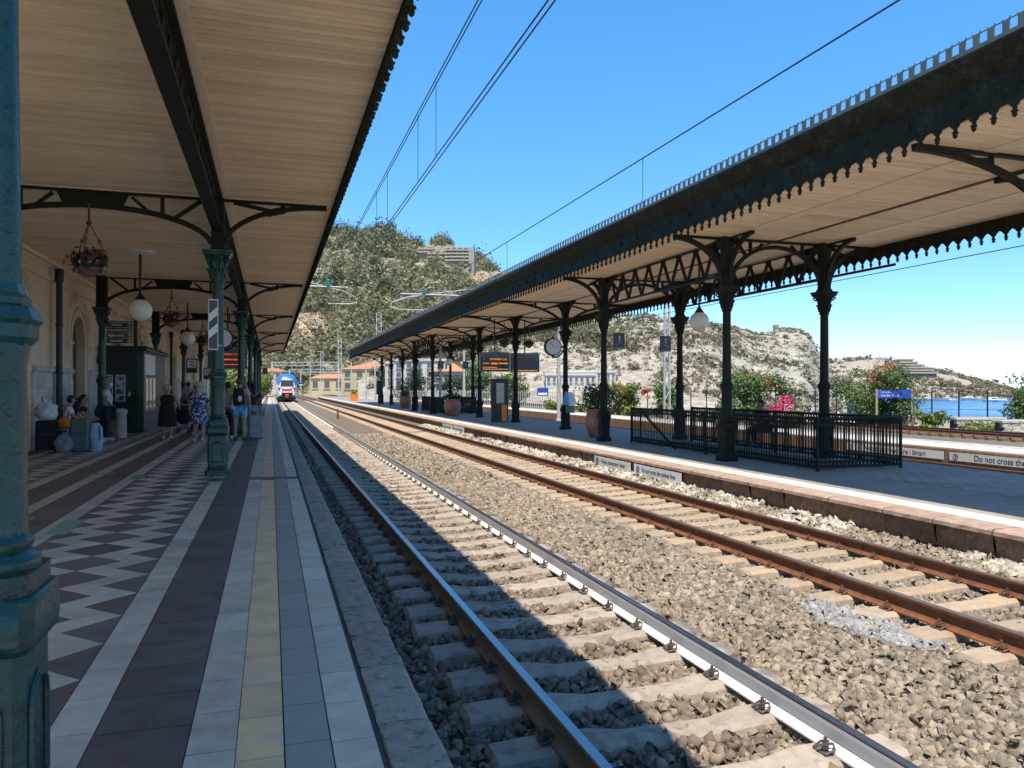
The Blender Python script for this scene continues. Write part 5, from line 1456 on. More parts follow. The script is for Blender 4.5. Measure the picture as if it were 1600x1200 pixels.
def skin_mesh(chain, radii, root=0, sub=2):
    """chain: list of (index, parent, position); grow a continuous skin"""
    me = bpy.data.meshes.new('grow')
    me.from_pydata([c[2] for c in chain], [(c[1], c[0]) for c in chain if c[1] is not None], [])
    o = bpy.data.objects.new('grow', me)
    sk = o.modifiers.new('s', 'SKIN'); sk.use_smooth_shade = True; sk.branch_smoothing = 0.6
    for i, r in enumerate(radii):
        d = me.skin_vertices[0].data[i]; d.radius = r if isinstance(r, tuple) else (r, r); d.use_root = (i == root)
    sb = o.modifiers.new('d', 'SUBSURF'); sb.levels = sub; sb.render_levels = sub
    out = evaluated(o)
    bpy.data.objects.remove(o); bpy.data.meshes.remove(me)
    return out

def joints(pose):
    """forward is +Y. Standing joint positions, then changed by pose"""
    J = dict(pelvis=(0, 0, 0.95), waist=(0, 0.0, 1.08), chest=(0, 0.0, 1.28), neck=(0, -0.005, 1.46), head=(0, 0.015, 1.6), crown=(0, 0.02, 1.68),
             sl=(-0.185, 0, 1.41), el=(-0.25, -0.03, 1.14), wl=(-0.25, 0.06, 0.9), hl=(-0.24, 0.09, 0.81), sr=(0.185, 0, 1.41), er=(0.25, -0.03, 1.14), wr=(0.25, 0.06, 0.9), hr=(0.24, 0.09, 0.81),
             pl=(-0.1, 0, 0.88), kl=(-0.11, 0.02, 0.49), al=(-0.11, -0.03, 0.09), tl=(-0.13, 0.14, 0.04), pr=(0.1, 0, 0.88), kr=(0.11, 0.02, 0.49), ar=(0.11, -0.03, 0.09), tr=(0.13, 0.14, 0.04))
    J.update(pose); return J
ORDER = [('pelvis', None, (0.155, 0.115)), ('waist', 'pelvis', (0.14, 0.1)), ('chest', 'waist', (0.165, 0.115)), ('neck', 'chest', (0.06, 0.06)), ('head', 'neck', (0.078, 0.092)), ('crown', 'head', (0.07, 0.085)),
         ('sl', 'chest', 0.068), ('el', 'sl', 0.045), ('wl', 'el', 0.03), ('hl', 'wl', (0.028, 0.04)), ('sr', 'chest', 0.068), ('er', 'sr', 0.045), ('wr', 'er', 0.03), ('hr', 'wr', (0.028, 0.04)),
         ('pl', 'pelvis', 0.092), ('kl', 'pl', 0.06), ('al', 'kl', 0.042), ('tl', 'al', 0.038), ('pr', 'pelvis', 0.092), ('kr', 'pr', 0.06), ('ar', 'kr', 0.042), ('tr', 'ar', 0.038)]

def person(label, loc, rotz, height, pose, wear, hair, skin=None, fat=1.0, extras=None):
    skin = skin or M_skin
    J = joints(pose)
    t = thing('person', label, 'person', loc, rotz)
    k = height/1.72; t.scale = (k, k, k)
    names = [o[0] for o in ORDER]
    def sub(sel, grow, sub_=2):
        idx = {n: i for i, n in enumerate(sel)}
        ch = []; rad = []
        for n, p, r in ORDER:
            if n in idx:
                q = p if p in idx else None
                ch.append((idx[n], idx[q] if q else None, J[n]))
                r = r if isinstance(r, tuple) else (r, r)
                f = fat if n in ('pelvis', 'waist', 'chest') else 1.0
                rad.append((r[0]*f+grow, r[1]*f+grow))
        order = sorted(range(len(ch)), key=lambda i: ch[i][0])
        return skin_mesh([ch[i] for i in order], [rad[i] for i in order], 0, sub_)
    body = sub(names, 0.0)
    # fingers, thumb, nose, ears added to the same mesh
    bm = bmesh.new(); bm.from_mesh(body)
    e = MB()
    for s_, w, h in ((-1, 'wl', 'hl'), (1, 'wr', 'hr')):
        a = Vector(J[w]); b = Vector(J[h]); d = (b-a).normalized(); side = d.cross(Vector((s_, 0, 0.01))).normalized()
        for f in range(4):
            o_ = b+side*(f-1.5)*0.02; l = (0.062, 0.074, 0.07, 0.054)[f]
            e.tube([o_-d*0.02, o_+d*l*0.6, o_+d*l+Vector((-s_*0.02, 0, 0))], [0.010, 0.009, 0.006], 5)
        o_ = a+(b-a)*0.45; e.tube([o_, o_+side*-0.05+d*0.02, o_+side*-0.055+d*0.055], [0.012, 0.01, 0.007], 5)
    hd = Vector(J['head']); fw = Vector(pose.get('_look', (0, 1, 0))).normalized(); rt = fw.cross(Vector((0, 0, 1))).normalized()
    e.tube([hd+fw*0.085+Vector((0, 0, 0.035)), hd+fw*0.115-Vector((0, 0, 0.005)), hd+fw*0.09-Vector((0, 0, 0.015))], [0.008, 0.016, 0.008], 6)
    for s_ in (-1, 1): e.sphere(hd+rt*s_*0.085, 0.025, 6, 5)
    me2 = e.mesh('tmp', skin); bm.from_mesh(me2)
    bm.to_mesh(body); bm.free(); body.materials.clear(); body.materials.append(skin); body.shade_smooth()
    put(body, 'body', t)
    fc = MB()
    for s_ in (-1, 1): fc.sphere(hd+fw*0.088+rt*s_*0.033+Vector((0, 0, 0.03)), 0.011, 6, 5)
    fc.tube([hd+fw*0.09+rt*-0.025-Vector((0, 0, 0.04)), hd+fw*0.098-Vector((0, 0, 0.042)), hd+fw*0.09+rt*0.025-Vector((0, 0, 0.04))], 0.006, 5)
    fc.build('facial_features', M_hairb, t)
    S = dict(shirt=(['pelvis', 'waist', 'chest', 'neck0', 'sl', 'el0', 'sr', 'er0'], 0.02), trousers=(['pelvis', 'pl', 'kl', 'al', 'pr', 'kr', 'ar'], 0.02), shorts=(['pelvis', 'pl', 'kl0', 'pr', 'kr0'], 0.03))
    for kind, m in wear:
        if kind in S:
            sel, gr = S[kind]; sv = dict(J)
            nm = []
            for n in sel:
                if n == 'neck0': n = 'neck'; J['neck'] = tuple(Vector(sv['chest']).lerp(Vector(sv['neck']), 0.72))
                elif n.endswith('0'):
                    b_ = n[:-1]; par = [o[1] for o in ORDER if o[0] == b_][0]
                    J[b_] = tuple(Vector(sv[par]).lerp(Vector(sv[b_]), 0.72)); n = b_
                nm.append(n)
            me = sub(nm, gr); J.update(sv)
            me.materials.clear(); me.materials.append(m); me.shade_smooth(); put(me, kind, t)
        elif kind == 'dress':
            hem = pose.get('_hem', 0.5); b = MB()
            prof = [(0.25, hem), (0.245, hem+0.15), (0.225, 0.85), (0.205, 0.97), (0.175, 1.12), (0.19, 1.28), (0.185, 1.36), (0.12, 1.42)]
            b.lathe([(r*fat, z) for r, z in prof], 20, sy=0.72)
            b.v = [(x*(1+0.03*math.sin(9*math.atan2(y, x))*(1 if z < 0.9 else 0)), y, z) for x, y, z in b.v]
            b.build('dress', m, t)
            if pose.get('_sleeves'):
                me = sub(['chest', 'sl', 'el', 'sr', 'er'], 0.025); me.materials.clear(); me.materials.append(m); put(me, 'sleeves', t)
    for s_, a, b_ in ((-1, 'al', 'tl'), (1, 'ar', 'tr')):
        A = Vector(J[a]); B = Vector(J[b_]); d = (B-A).normalized()
        MB().tube([A-d*0.05-Vector((0, 0, 0.045)), A+d*0.04-Vector((0, 0, 0.03)), B, B+d*0.04], [0.045, 0.052, 0.048, 0.03], 8).build('shoe', pose.get('_shoe', M_shoe), t)
    hc = hd+Vector((0, 0, 0.035))-fw*0.02
    hb = MB()
    hb.sphere((0, 0, 0), 0.108, 14, 10, 1.05); 
    hb.v = [v for v in hb.v]
    keep = MB(); keep.f = hb.f; keep.m = hb.m
    # pull the front of the cap back so that the face stays free
    keep.v = []
    for v in hb.v:
        q = Vector(v); f = q.dot(fw)
        if f > 0.03 and q.z < 0.045: q = q-fw*(f-0.03)*1.0
        keep.v.append(tuple(hc+q))
    if hair[1] == 'long':
        keep.tube([hc-fw*0.05+Vector((0, 0, 0.03)), hc-fw*0.1-Vector((0, 0, 0.1)), hc-fw*0.11-Vector((0, 0, 0.3))], [0.09, 0.105, 0.06], 10)
    elif hair[1] == 'curly':
        rr_ = random.Random(3)
        for q in range(60):
            d = Vector((rr_.gauss(0, 1), rr_.gauss(0, 1), rr_.gauss(0.2, 1))).normalized()
            if d.dot(fw) > 0.35 and d.z < 0.3: continue
            keep.sphere(hc+d*0.11-Vector((0, 0, 0.02)), 0.038, 6, 4)
    if hair[0]: keep.build('hair', hair[0], t)
    if extras: extras(t, J, hd, fw, rt)
    return t

def ex_mask(t, J, hd, fw, rt):
    MB().sphere(hd+fw*0.075-Vector((0, 0, 0.03)), 0.06, 10, 8, 0.9).build('face_mask', M_mask, t)
person('man in white shirt and face mask standing by the wall column', (-4.42, 24.15, 0), R(-75), 1.74,
       dict(el=(-0.27, -0.06, 1.14), wl=(-0.2, 0.12, 0.98), hl=(-0.12, 0.18, 0.95), er=(0.27, -0.06, 1.14), wr=(0.2, 0.12, 0.97), hr=(0.12, 0.18, 0.94), waist=(0, 0.05, 1.08)),
       [('shirt', M_tee), ('trousers', M_jean)], (M_hairg, 'short'), M_skin2, 1.2, ex_mask)
seat = dict(pelvis=(0, 0, 0.56), waist=(0, 0.02, 0.69), chest=(0, 0.06, 0.9), neck=(0, 0.1, 1.07), head=(0, 0.15, 1.2), crown=(0, 0.16, 1.28),
            sl=(-0.18, 0.07, 1.02), el=(-0.23, 0.17, 0.78), wl=(-0.12, 0.38, 0.68), hl=(-0.06, 0.46, 0.66), sr=(0.18, 0.07, 1.02), er=(0.23, 0.17, 0.78), wr=(0.12, 0.38, 0.68), hr=(0.06, 0.46, 0.66),
            pl=(-0.1, 0.05, 0.54), kl=(-0.12, 0.45, 0.52), al=(-0.12, 0.44, 0.09), tl=(-0.13, 0.6, 0.04), pr=(0.1, 0.05, 0.54), kr=(0.12, 0.45, 0.52), ar=(0.12, 0.5, 0.09), tr=(0.13, 0.66, 0.04))
person('seated woman in black with long dark hair leaning forward on the bench', (-4.98, 22.75, -0.0), R(-80), 1.66, dict(seat, neck=(0, 0.14, 1.06), head=(0, 0.22, 1.17), crown=(0, 0.25, 1.25)),
       [('shirt', M_cloth_b), ('shorts', M_cloth_b)], (M_hairb, 'long'), M_skin)
person('seated person in white top behind the woman in black on the bench', (-5.0, 22.1, 0), R(-70), 1.68, dict(seat, kl=(-0.12, 0.45, 0.56), al=(-0.1, 0.62, 0.1), tl=(-0.1, 0.76, 0.05)),
       [('shirt', M_tee), ('shorts', M_jean)], (M_hairb, 'short'), M_skin)
person('seated person in dark top at the far end of the wall bench', (-5.0, 23.5, 0), R(-90), 1.7, dict(seat), [('shirt', M_cloth_b), ('trousers', M_jean)], (M_hairb, 'short'), M_skin)
walk = dict(kl=(-0.11, 0.12, 0.5), al=(-0.11, 0.1, 0.09), tl=(-0.12, 0.27, 0.05), kr=(0.11, -0.02, 0.5), ar=(0.11, -0.2, 0.12), tr=(0.12, -0.05, 0.04))
person('blonde woman in a black strappy dress walking away down the platform', (-2.88, 24.4, 0), R(6), 1.58,
       dict(walk, _hem=0.4, el=(-0.31, 0.0, 1.16), wl=(-0.27, 0.18, 1.06), hl=(-0.22, 0.25, 1.05), er=(0.31, 0.02, 1.15), wr=(0.36, 0.2, 0.98), hr=(0.38, 0.28, 0.95)), [('dress', M_cloth_b)], (M_hairy, 'curly'), M_skin, 1.12)
def ex_hat(t, J, hd, fw, rt):
    c = hd+Vector((0, 0, 0.075))
    MB().lathe([(0.2, -0.02), (0.21, -0.012), (0.14, 0.0), (0.115, 0.03), (0.105, 0.1), (0.07, 0.125), (0.01, 0.13)], 20, tuple(c)).build('sun_hat', M_straw, t)
person('woman in a blue flowered dress and straw hat seen from behind', (-1.9, 22.95, 0), R(4), 1.6, dict(walk, _hem=0.55, _sleeves=1), [('dress', M_floral)], (M_hairy, 'long'), M_skin, 1.05, ex_hat)
def ex_pack(t, J, hd, fw, rt):
    b = MB(); b.lathe([(0.13, 0.98), (0.16, 1.02), (0.165, 1.2), (0.13, 1.4), (0.06, 1.46)], 14, (0, -0.2, 0), sy=0.62); p = b.build('backpack', M_cloth_b, t)
    e = MB(); e.sphere((0.03, -0.295, 1.16), 0.055, 10, 6); e.v = [(x, -0.292-(0.012 if y < -0.295 else 0), 1.16+(z-1.16)*1.5) for x, y, z in e.v]; e.build('badge', M_tee, p)
    for x in (-0.13, 0.13): MB().tube([(x*0.7, -0.12, 1.44), (x, 0.0, 1.47), (x, 0.11, 1.36), (x, 0.09, 1.15), (x*1.05, -0.1, 1.02)], 0.02, 6).build('strap', M_cloth_b, p)
person('man with black backpack and blue shorts seen from behind', (-0.84, 23.2, 0), R(-4), 1.77, dict(_shoe=M_shoed, wl=(-0.24, 0.12, 0.95)), [('shirt', M_teeg), ('shorts', M_shorts)], (M_hairr, 'short'), M_skin, 1.08, ex_pack)
person('person in grey shirt half hidden behind the striped sign column', (-1.2, 23.9, 0), R(30), 1.66, dict(), [('shirt', M_greybag), ('trousers', M_cloth_b)], (M_hairb, 'short'), M_skin2)
person('person in dark clothes in front of the flowered dress, farther along', (-2.25, 26.4, 0), R(10), 1.62, dict(walk), [('shirt', M_cloth_b), ('trousers', M_jean)], (M_hairb, 'short'), M_skin2)
person('person in dark red standing far down the left platform', (-1.75, 30.5, 0), R(170), 1.68, dict(), [('shirt', M_pink), ('trousers', M_cloth_b)], (M_hairb, 'short'), M_skin)
person('person in white shirt among the group beyond the striped sign column', (-1.45, 25.6, 0), R(150), 1.72, dict(), [('shirt', M_tee), ('trousers', M_jean)], (M_hairr, 'short'), M_skin)
person('woman in dark top beyond the man with the backpack', (-0.55, 26.6, 0), R(20), 1.62, dict(walk), [('shirt', M_cloth_b), ('shorts', M_greybag)], (M_hairb, 'long'), M_skin2)
person('person in grey shirt walking far down the left platform by the wall columns', (-3.6, 38.0, 0), R(5), 1.74, dict(walk), [('shirt', M_greybag), ('trousers', M_jean)], (M_hairb, 'short'), M_skin2)
person('person in dark clothes sitting behind the stair railing of the middle platform', (13.2, 18.4, PZ), R(95), 1.72, dict(seat), [('shirt', M_cloth_b), ('trousers', M_cloth_b)], (M_hairb, 'short'), M_skin2)
bench('low bench under the person behind the stair railing', (13.15, 18.4, PZ), R(-90), 1.6)
# ================================================================== CATENARY
def wires(label, x, z, sep, n=2, sag=0.0, y1=300, r=0.009, y0=2.0):
    t = thing('overhead_wire', label, 'wire', (x, 0, 0))
    for k in range(n):
        MB().tube([(sep*(k-(n-1)/2), y, z) for y in (y0, 34, 80, 150, y1)], r, 5).build('wire', M_wire, t)
    return t
wires('upper pair of overhead wires above the near track', 2.4, 6.16, 0.045)
wires('lower pair of overhead wires above the near track', 2.42, 5.0, 0.06)
wires('overhead wire above the rusty track', 6.43, 5.66, 0.02, 1, r=0.012)
wires('lower overhead wire of the rusty track', 6.5, 4.72, 0.02, 1, y0=20)
wires('overhead wire behind the middle canopy', 15.9, 4.65, 0.02, 1, r=0.012)
dm_ = MB().tube([(0, 0, 0), (0.0, 0, 1.16)], 0.005, 4).mesh('dropper_wire', M_wire)
for i, y in enumerate((11.5, 13.0, 16.6, 18.4, 23.0, 27.0, 30.5)):
    tag(put(dm_, 'dropper_wire', None, (2.4, y, 5.0)), '%s thin dropper wire between the near track wires, from the camera' % ORD[i], 'wire', 'droppers of the near track')
dm2 = MB().tube([(0, 0, 0), (0.0, 0, 0.95)], 0.006, 4).mesh('dropper_wire', M_wire)
for i, y in enumerate((12.6, 21.0)):
    tag(put(dm2, 'dropper_wire', None, (6.45, y, 4.72)), '%s thin dropper wire under the rusty track wire, from the camera' % ORD[i], 'wire', 'droppers of the rusty track')

def cantilever(label, xm, ym, zbase, xt, z, sgn):
    """mast foot at (xm), tube reaching over the track to xt; sgn = direction of the arm"""
    t = thing('catenary_support', label, 'catenary support', (xm, ym, zbase))
    L_ = xt-xm
    MB().bar((0, 0, 0), (0, 0, z-zbase+0.6), 0.18).build('mast', M_galv, t, smooth=False)
    MB().tube([(0, 0, z-zbase), (L_, 0, z-zbase)], 0.04, 8).build('arm_tube', M_galv, t)
    MB().tube([(0, 0, z-zbase+0.55), (L_*0.72, 0, z-zbase+0.05)], 0.02, 6).build('tie_rod', M_galv, t)
    ins = MB(); ins.lathe([(0.03, 0), (0.1, 0.03), (0.1, 0.06), (0.05, 0.09), (0.1, 0.12), (0.1, 0.15), (0.04, 0.2), (0.1, 0.22), (0.1, 0.25), (0.03, 0.3)], 10, (L_*0.78, 0, z-zbase+0.03)); ins.build('insulator', M_insul, t)
    zz = z-zbase
    c = [(L_*0.8, 0, zz-0.05), (L_*0.95, 0, zz-0.16), (L_*1.08, 0, zz-0.4), (L_*1.1, 0, zz-0.62), (L_*1.02, 0, zz-0.7), (L_*0.78, 0, zz-0.72)]
    MB().tube(c, 0.028, 6).build('steady_arm', M_galv, t)
cantilever('pale catenary arm with green insulator over the near track', -0.6, 33.4, LS+0.5, 3.15, 5.78, 1)
cantilever('pale catenary arm with green insulator over the rusty track', 10.4, 34.6, RS+0.6, 5.6, 5.75, -1)

def lattice_mast(label, x, y, z0, h, w=0.38, group=None, name='lattice_mast'):
    t = thing(name, label, 'mast', (x, y, z0), group=group)
    b = MB(); n = max(int(h/0.6), 2)
    for sx in (-1, 1):
        MB().bar((sx*w/2, 0, 0), (sx*w/2*0.8, 0, h), 0.09, 0.14).build('upright', M_galv, t, smooth=False)
    for k in range(n):
        z = h*k/n; z2 = h*(k+1)/n; s_ = 1 if k % 2 else -1
        b.bar((s_*w/2*(1-0.2*k/n), 0, z), (-s_*w/2*(1-0.2*(k+1)/n), 0, z2), 0.05, 0.05)
    b.build('lacing', M_galv, t, smooth=False)
    return t
p = Wz(1042, 0, 48); lattice_mast('white lattice mast rising behind the stair railing of the middle platform', p.x, p.y, -0.6, 8.3)
p = Wz(592, 0, 118); lattice_mast('white lattice mast rising above the far end of the middle canopy', p.x, p.y, -0.6, 13.6, 0.9)
p = Wz(531, 0, 118); lattice_mast('tall white lattice mast standing on the sunlit end of the middle platform', p.x, p.y, -0.3, 9.4, 0.55)
p = Wz(503, 0, 150); lattice_mast('white lattice mast left of the yellow house', p.x, p.y, -0.3, 9.0, 0.55)
# slim poles
for (u, d, h, lab) in ((1292, 40, 7.6, 'plain white pole behind the sea side column against the sky'), (873, 46, 7.2, 'slim white pole behind the clock column'), (688, 62, 7.5, 'slim white pole left of the orange roofed house'), (725, 64, 7.5, 'slim white pole right of the orange roofed house'),
                       (549, 128, 6.5, 'slim white pole in front of the yellow house'), (572, 118, 6.2, 'slim white pole near the canopy end'), (586, 112, 5.4, 'short white pole at the canopy end'), (485, 165, 7.5, 'far white pole over the sunlit platform')):
    p = Wz(u, -0.5, d)
    t = thing('pole', lab, 'pole', (p.x, p.y, -0.7))
    MB().lathe([(0.13, 0), (0.1, h*0.5), (0.085, h), (0.02, h+0.05)], 10).build('shaft', M_galv, t); MB().lathe([(0.2, 0), (0.2, 0.3), (0.13, 0.32)], 10).build('foot', M_concrete, t)
# portals over the tracks
def portal(label, u0, u1, d, vtop):
    a = Wz(u0, -0.6, d); b_ = Wz(u1, -0.6, d); ztop = CAM_H+(606-vtop)/1200*d
    t = thing('catenary_portal', label, 'portal', tuple(a)); v = b_-a; h = ztop+0.6
    for q in (0, 1):
        s_ = MB(); o = v*q
        s_.bar(o, o+Vector((0, 0, h)), 0.28); s_.build('leg', M_galv, t, smooth=False)
    bb = MB(); bb.bar((0, 0, h), tuple(v+Vector((0, 0, h))), 0.14); bb.bar((0, 0, h-0.7), tuple(v+Vector((0, 0, h-0.7))), 0.12)
    n = 12
    for k in range(n): bb.bar(tuple(v*(k/n)+Vector((0, 0, h if k % 2 else h-0.7))), tuple(v*((k+1)/n)+Vector((0, 0, h-0.7 if k % 2 else h))), 0.07)
    bb.build('beam', M_galv, t, smooth=False)
    dd = MB()
    for k in (0.3, 0.6): dd.bar(tuple(v*k+Vector((0, 0, h-1.9))), tuple(v*k+Vector((0, 0, h-0.7))), 0.1)
    dd.build('drop_arm', M_galv, t, smooth=False)
portal('nearest white catenary portal spanning the tracks behind the train', 425, 529, 160, 566)
portal('second white catenary portal spanning the tracks behind the train', 452, 560, 205, 577)
portal('farthest white catenary portal beyond the train', 470, 548, 260, 582)

# ================================================================== TRAIN
M_tblue = mat('train_blue', (0.03, 0.16, 0.48), 0.35, 0.05, 5, 0); M_twhite = mat('train_white', (0.75, 0.75, 0.74), 0.35, 0.04, 5, 0); M_tred = mat('train_red', (0.55, 0.05, 0.05), 0.35, 0.05, 5, 0); M_lampw = mat('headlamp', (0.9, 0.9, 0.85), 0.2, 0, 5, 0, emit=((1, 0.97, 0.9), 2.0))
t = thing('passenger_train', 'blue white and red passenger train approaching on the near track', 'train', (2.3, 118, RT))
def tsec(sc, zlow, ztop, y, w=1.44):
    pts = []
    for (x, z) in ((-0.88, 0.0), (-0.98, 0.1), (-1.0, 0.35), (-0.985, 0.6), (-0.9, 0.82), (-0.7, 0.95), (-0.35, 1.0), (0.35, 1.0), (0.7, 0.95), (0.9, 0.82), (0.985, 0.6), (1.0, 0.35), (0.98, 0.1), (0.88, 0.0)):
        pts.append((x*w*sc, y, zlow+(ztop-zlow)*z))
    return pts
b = MB(); secs = [(0.78, 0.9, 3.0, 0.0), (0.9, 0.7, 3.55, 0.25), (0.97, 0.55, 3.85, 0.7), (1.0, 0.5, 4.05, 1.5), (1.0, 0.5, 4.1, 3.0), (1.0, 0.5, 4.1, 60)]
vs = []
for s_ in secs: vs += tsec(*s_)
fs = [(i*14+k, i*14+(k+1) % 14, (i+1)*14+(k+1) % 14, (i+1)*14+k) for i in range(len(secs)-1) for k in range(14)]+[tuple(range(13, -1, -1))]
for f in fs:
    zc = sum(vs[i][2] for i in f)/len(f); b.mi = 1 if (zc > 2.4) else 0
    b.f.append(f); b.m.append(b.mi)
b.v = vs; b.build('car_body', [M_twhite, M_tblue], t)
MB().prism([(-0.95, 2.2), (0.95, 2.2), (0.82, 3.05), (-0.82, 3.05)], -0.05, 0.3, 'xz').build('windscreen', M_glass, t)
MB().prism([(-0.75, 3.08), (0.75, 3.08), (0.7, 3.28), (-0.7, 3.28)], -0.02, 0.4, 'xz').build('destination_display', M_lampw if False else M_signw, t)
MB().prism([(-1.3, 2.05), (-0.3, 1.78), (0.3, 1.78), (1.3, 2.05), (1.28, 1.85), (0.9, 1.5), (-0.9, 1.5), (-1.28, 1.85)], -0.03, 0.22, 'xz').build('red_band', M_tred, t)
for s_ in (-1, 1):
    hl = MB().prism([(s_*0.62, 1.5), (s_*1.12, 1.62), (s_*1.18, 1.85), (s_*0.6, 1.68)], -0.06, 0.15, 'xz').build('headlight', M_black, t)
    MB().sphere((s_*0.82, -0.05, 1.62), 0.09, 10, 6).build('lamp', M_lampw, hl)
MB().prism([(-0.72, 0.35), (0.72, 0.35), (0.78, 1.25), (-0.78, 1.25)], -0.05, 0.3, 'xz').build('coupler_recess', M_black, t)
MB().cbox(-0.24, 0.24, -0.4, -0.05, 0.55, 1.05, 0.05).build('coupler', M_tred, t)
MB().prism([(-1.15, 0.12), (1.15, 0.12), (1.3, 0.5), (-1.3, 0.5)], 0.2, 1.2, 'xz').build('snow_plough', M_black, t)
MB().box(-1.1, 1.1, 1.2, 60, 0.1, 0.52).build('underframe', M_black, t, smooth=False)

# ================================================================== BUILDINGS BEYOND
M_yel = mat('yellow_render', (0.5, 0.41, 0.23), 0.9, 0.1, 1); M_bwhite = mat('white_render', (0.5, 0.48, 0.44), 0.9, 0.1, 1); M_tile = mat('red_roof_tile', (0.42, 0.19, 0.1), 0.9, 0.2, 3); M_win = mat('shuttered_window', (0.1, 0.1, 0.1), 0.6)
def house(name, label, u, vbase, d, w, dp, h, m, rows, cols, roof=None, rz=0.0, rh=1.2, zb=None):
    p = W(u, vbase, d) if d else hillB.at(u, vbase)-Vector((SN, CS, 0))*3
    t = thing(name, label, 'building', (p.x, p.y, p.z if zb is None else zb), -YAW+rz)
    MB().box(-w/2, w/2, 0, dp, -3, h).build('wall', m, t, smooth=False)
    if roof:
        MB().add([(-w/2-0.4, -0.4, h), (w/2+0.4, -0.4, h), (w/2+0.4, dp+0.4, h), (-w/2-0.4, dp+0.4, h), (-w/2+dp*0.3, dp/2, h+rh), (w/2-dp*0.3, dp/2, h+rh)], [(0, 1, 5, 4), (1, 2, 5), (2, 3, 4, 5), (3, 0, 4), (3, 2, 1, 0)]).build('roof', roof, t, smooth=False)
    else:
        MB().box(-w/2-0.2, w/2+0.2, -0.2, dp+0.2, h+0.003, h+0.35).build('parapet', m, t, smooth=False)
    wm = MB().box(-w/cols*0.22, w/cols*0.22, -0.06, 0.1, -h/rows*0.26, h/rows*0.26).mesh('window', M_win, False)
    sm_ = MB().box(-w/cols*0.28, w/cols*0.28, -0.22, 0.05, -h/rows*0.33, -h/rows*0.27).mesh('sill', M_bwhite, False)
    for r in range(rows):
        for c in range(cols):
            q = put(wm, 'window', t, (-w/2+(c+0.5)*w/cols, 0, (r+0.52)*h/rows)); put(sm_, 'sill', q)
    return t
house('yellow_house', 'pale yellow house with red tiled roof beyond the platform end', 562, 612, 190, 11, 12, 5.6, M_yel, 2, 3, M_tile, R(-25), 1.8)
house('low_house', 'low cream house with a broad roof left of the yellow house', 520, 612, 230, 14, 9, 4.0, M_yel, 1, 4, M_tile, 0, 1.4)
house('apartment_block', 'white apartment block seen between the far columns', 655, 607, 112, 7.5, 6, 4.0, M_bwhite, 3, 5)
house('apartment_block', 'white stepped apartment block behind the far stair railing', 628, 606, 114, 5, 6, 3.6, M_bwhite, 3, 3)
house('orange_roof_house', 'small house with orange tiled roof behind the far columns', 698, 604, 112, 4.5, 4, 2.2, M_bwhite, 1, 3, M_tile, 0, 1.2)
house('white_villa', 'long low white building with round windows at the hill foot', 890, 601, 0, 8.5, 6, 1.5, M_bwhite, 1, 9)
house('white_villa', 'second low white terrace higher up the hill foot', 915, 595, 0, 10, 6, 1.3, M_bwhite, 1, 12)
house('pink_house', 'pale pink house behind the train', 420, 606, 260, 9, 9, 5.5, mat('pink_render', (0.6, 0.42, 0.36), 0.9, 0.1, 1), 2, 3, M_tile)
# hill-top hotel: stepped terraces with balconies
M_hot = mat('hotel_render', (0.34, 0.3, 0.245), 0.9, 0.15, 0.5); M_hot2 = mat('painted_loggia_shade', (0.16, 0.14, 0.13), 0.9, 0.15, 0.5)  # second, darker render paints the shade inside the loggias
def hotel():
    p = hillA.at(705, 412)
    t = thing('hotel', 'pale terraced hotel with balconies high on the wooded hill', 'hotel', tuple(p), -YAW)
    s_ = p.dot(Vector((SN, CS, 0)))/1200        # metres per photo pixel
    def blk(u0, u1, v0, v1, off, nm='wing'):
        x0, x1 = (u0-705)*s_, (u1-705)*s_; z0, z1 = (412-v1)*s_, (412-v0)*s_
        w_ = MB().box(x0, x1, off, off+30, z0-14, z1).build(nm, M_hot, t, smooth=False)
        return x0, x1, z0, z1, w_
    for (u0, u1, v0, v1, off, fl) in ((700, 735, 396, 416, -22, 4), (672, 702, 398, 408, -14, 2), (655, 678, 388, 397, -6, 2), (682, 708, 389, 396, 0, 2)):
        x0, x1, z0, z1, w_ = blk(u0, u1, v0, v1, off)
        fh = (z1-z0)/fl
        for k in range(fl):
            zz = z0+fh*k
            MB().box(x0-0.4, x1+0.4, off-1.8, off, zz-0.3, zz+0.75).build('balcony', M_hot, t, smooth=False)
            n = max(int((x1-x0)/3.4), 2)
            wm = MB().box(-1.3, 1.3, -0.05, 0.3, 0.8, fh*0.9).mesh('window', M_win, False)
            for c in range(n): put(wm, 'window', t, (x0+(c+0.5)*(x1-x0)/n, off, zz))
    x0, x1, z0, z1, w_ = blk(735, 743, 397, 422, -24, 'stair_tower')
hotel()
def resort():
    p = hillC.at(1428, 586)
    t = thing('resort_hotel', 'distant terraced resort hotel on the headland behind the bougainvillea', 'hotel', tuple(p), -YAW)
    s_ = p.dot(Vector((SN, CS, 0)))/1200
    for k in range(6):
        u0, u1 = 1402+k*1.0, 1455-k*5; v = 586-k*4.2
        x0, x1 = (u0-1428)*s_, (u1-1428)*s_; z = (586-v)*s_
        MB().box(x0, x1, -14+k*3, 30, z-30, z+2.4).build('storey', M_hot, t, smooth=False)
        MB().box(x0+0.5, x1-0.5, -14.2+k*3, -13.95+k*3, z-1.4, z+1.1).build('loggia_shade_strip', M_hot2, t, smooth=False)  # flat dark strip standing in for loggia shade
        MB().box(x0-0.6, x1+0.6, -16+k*3, -13.9+k*3, z+1.2, z+3.0).build('terrace_wall', M_hot, t, smooth=False)
resort()
# ruined tower on the crest of the rocky hill
p = hillB.at(1213, 516)
t = thing('ruined_tower', 'small ruined tower on the crest of the rocky hill', 'tower', (p.x, p.y, p.z-3)); MB().csq([(1.5, 0), (1.3, 5.5), (1.5, 6)], 0.1).build('tower_wall', M_cliff, t)

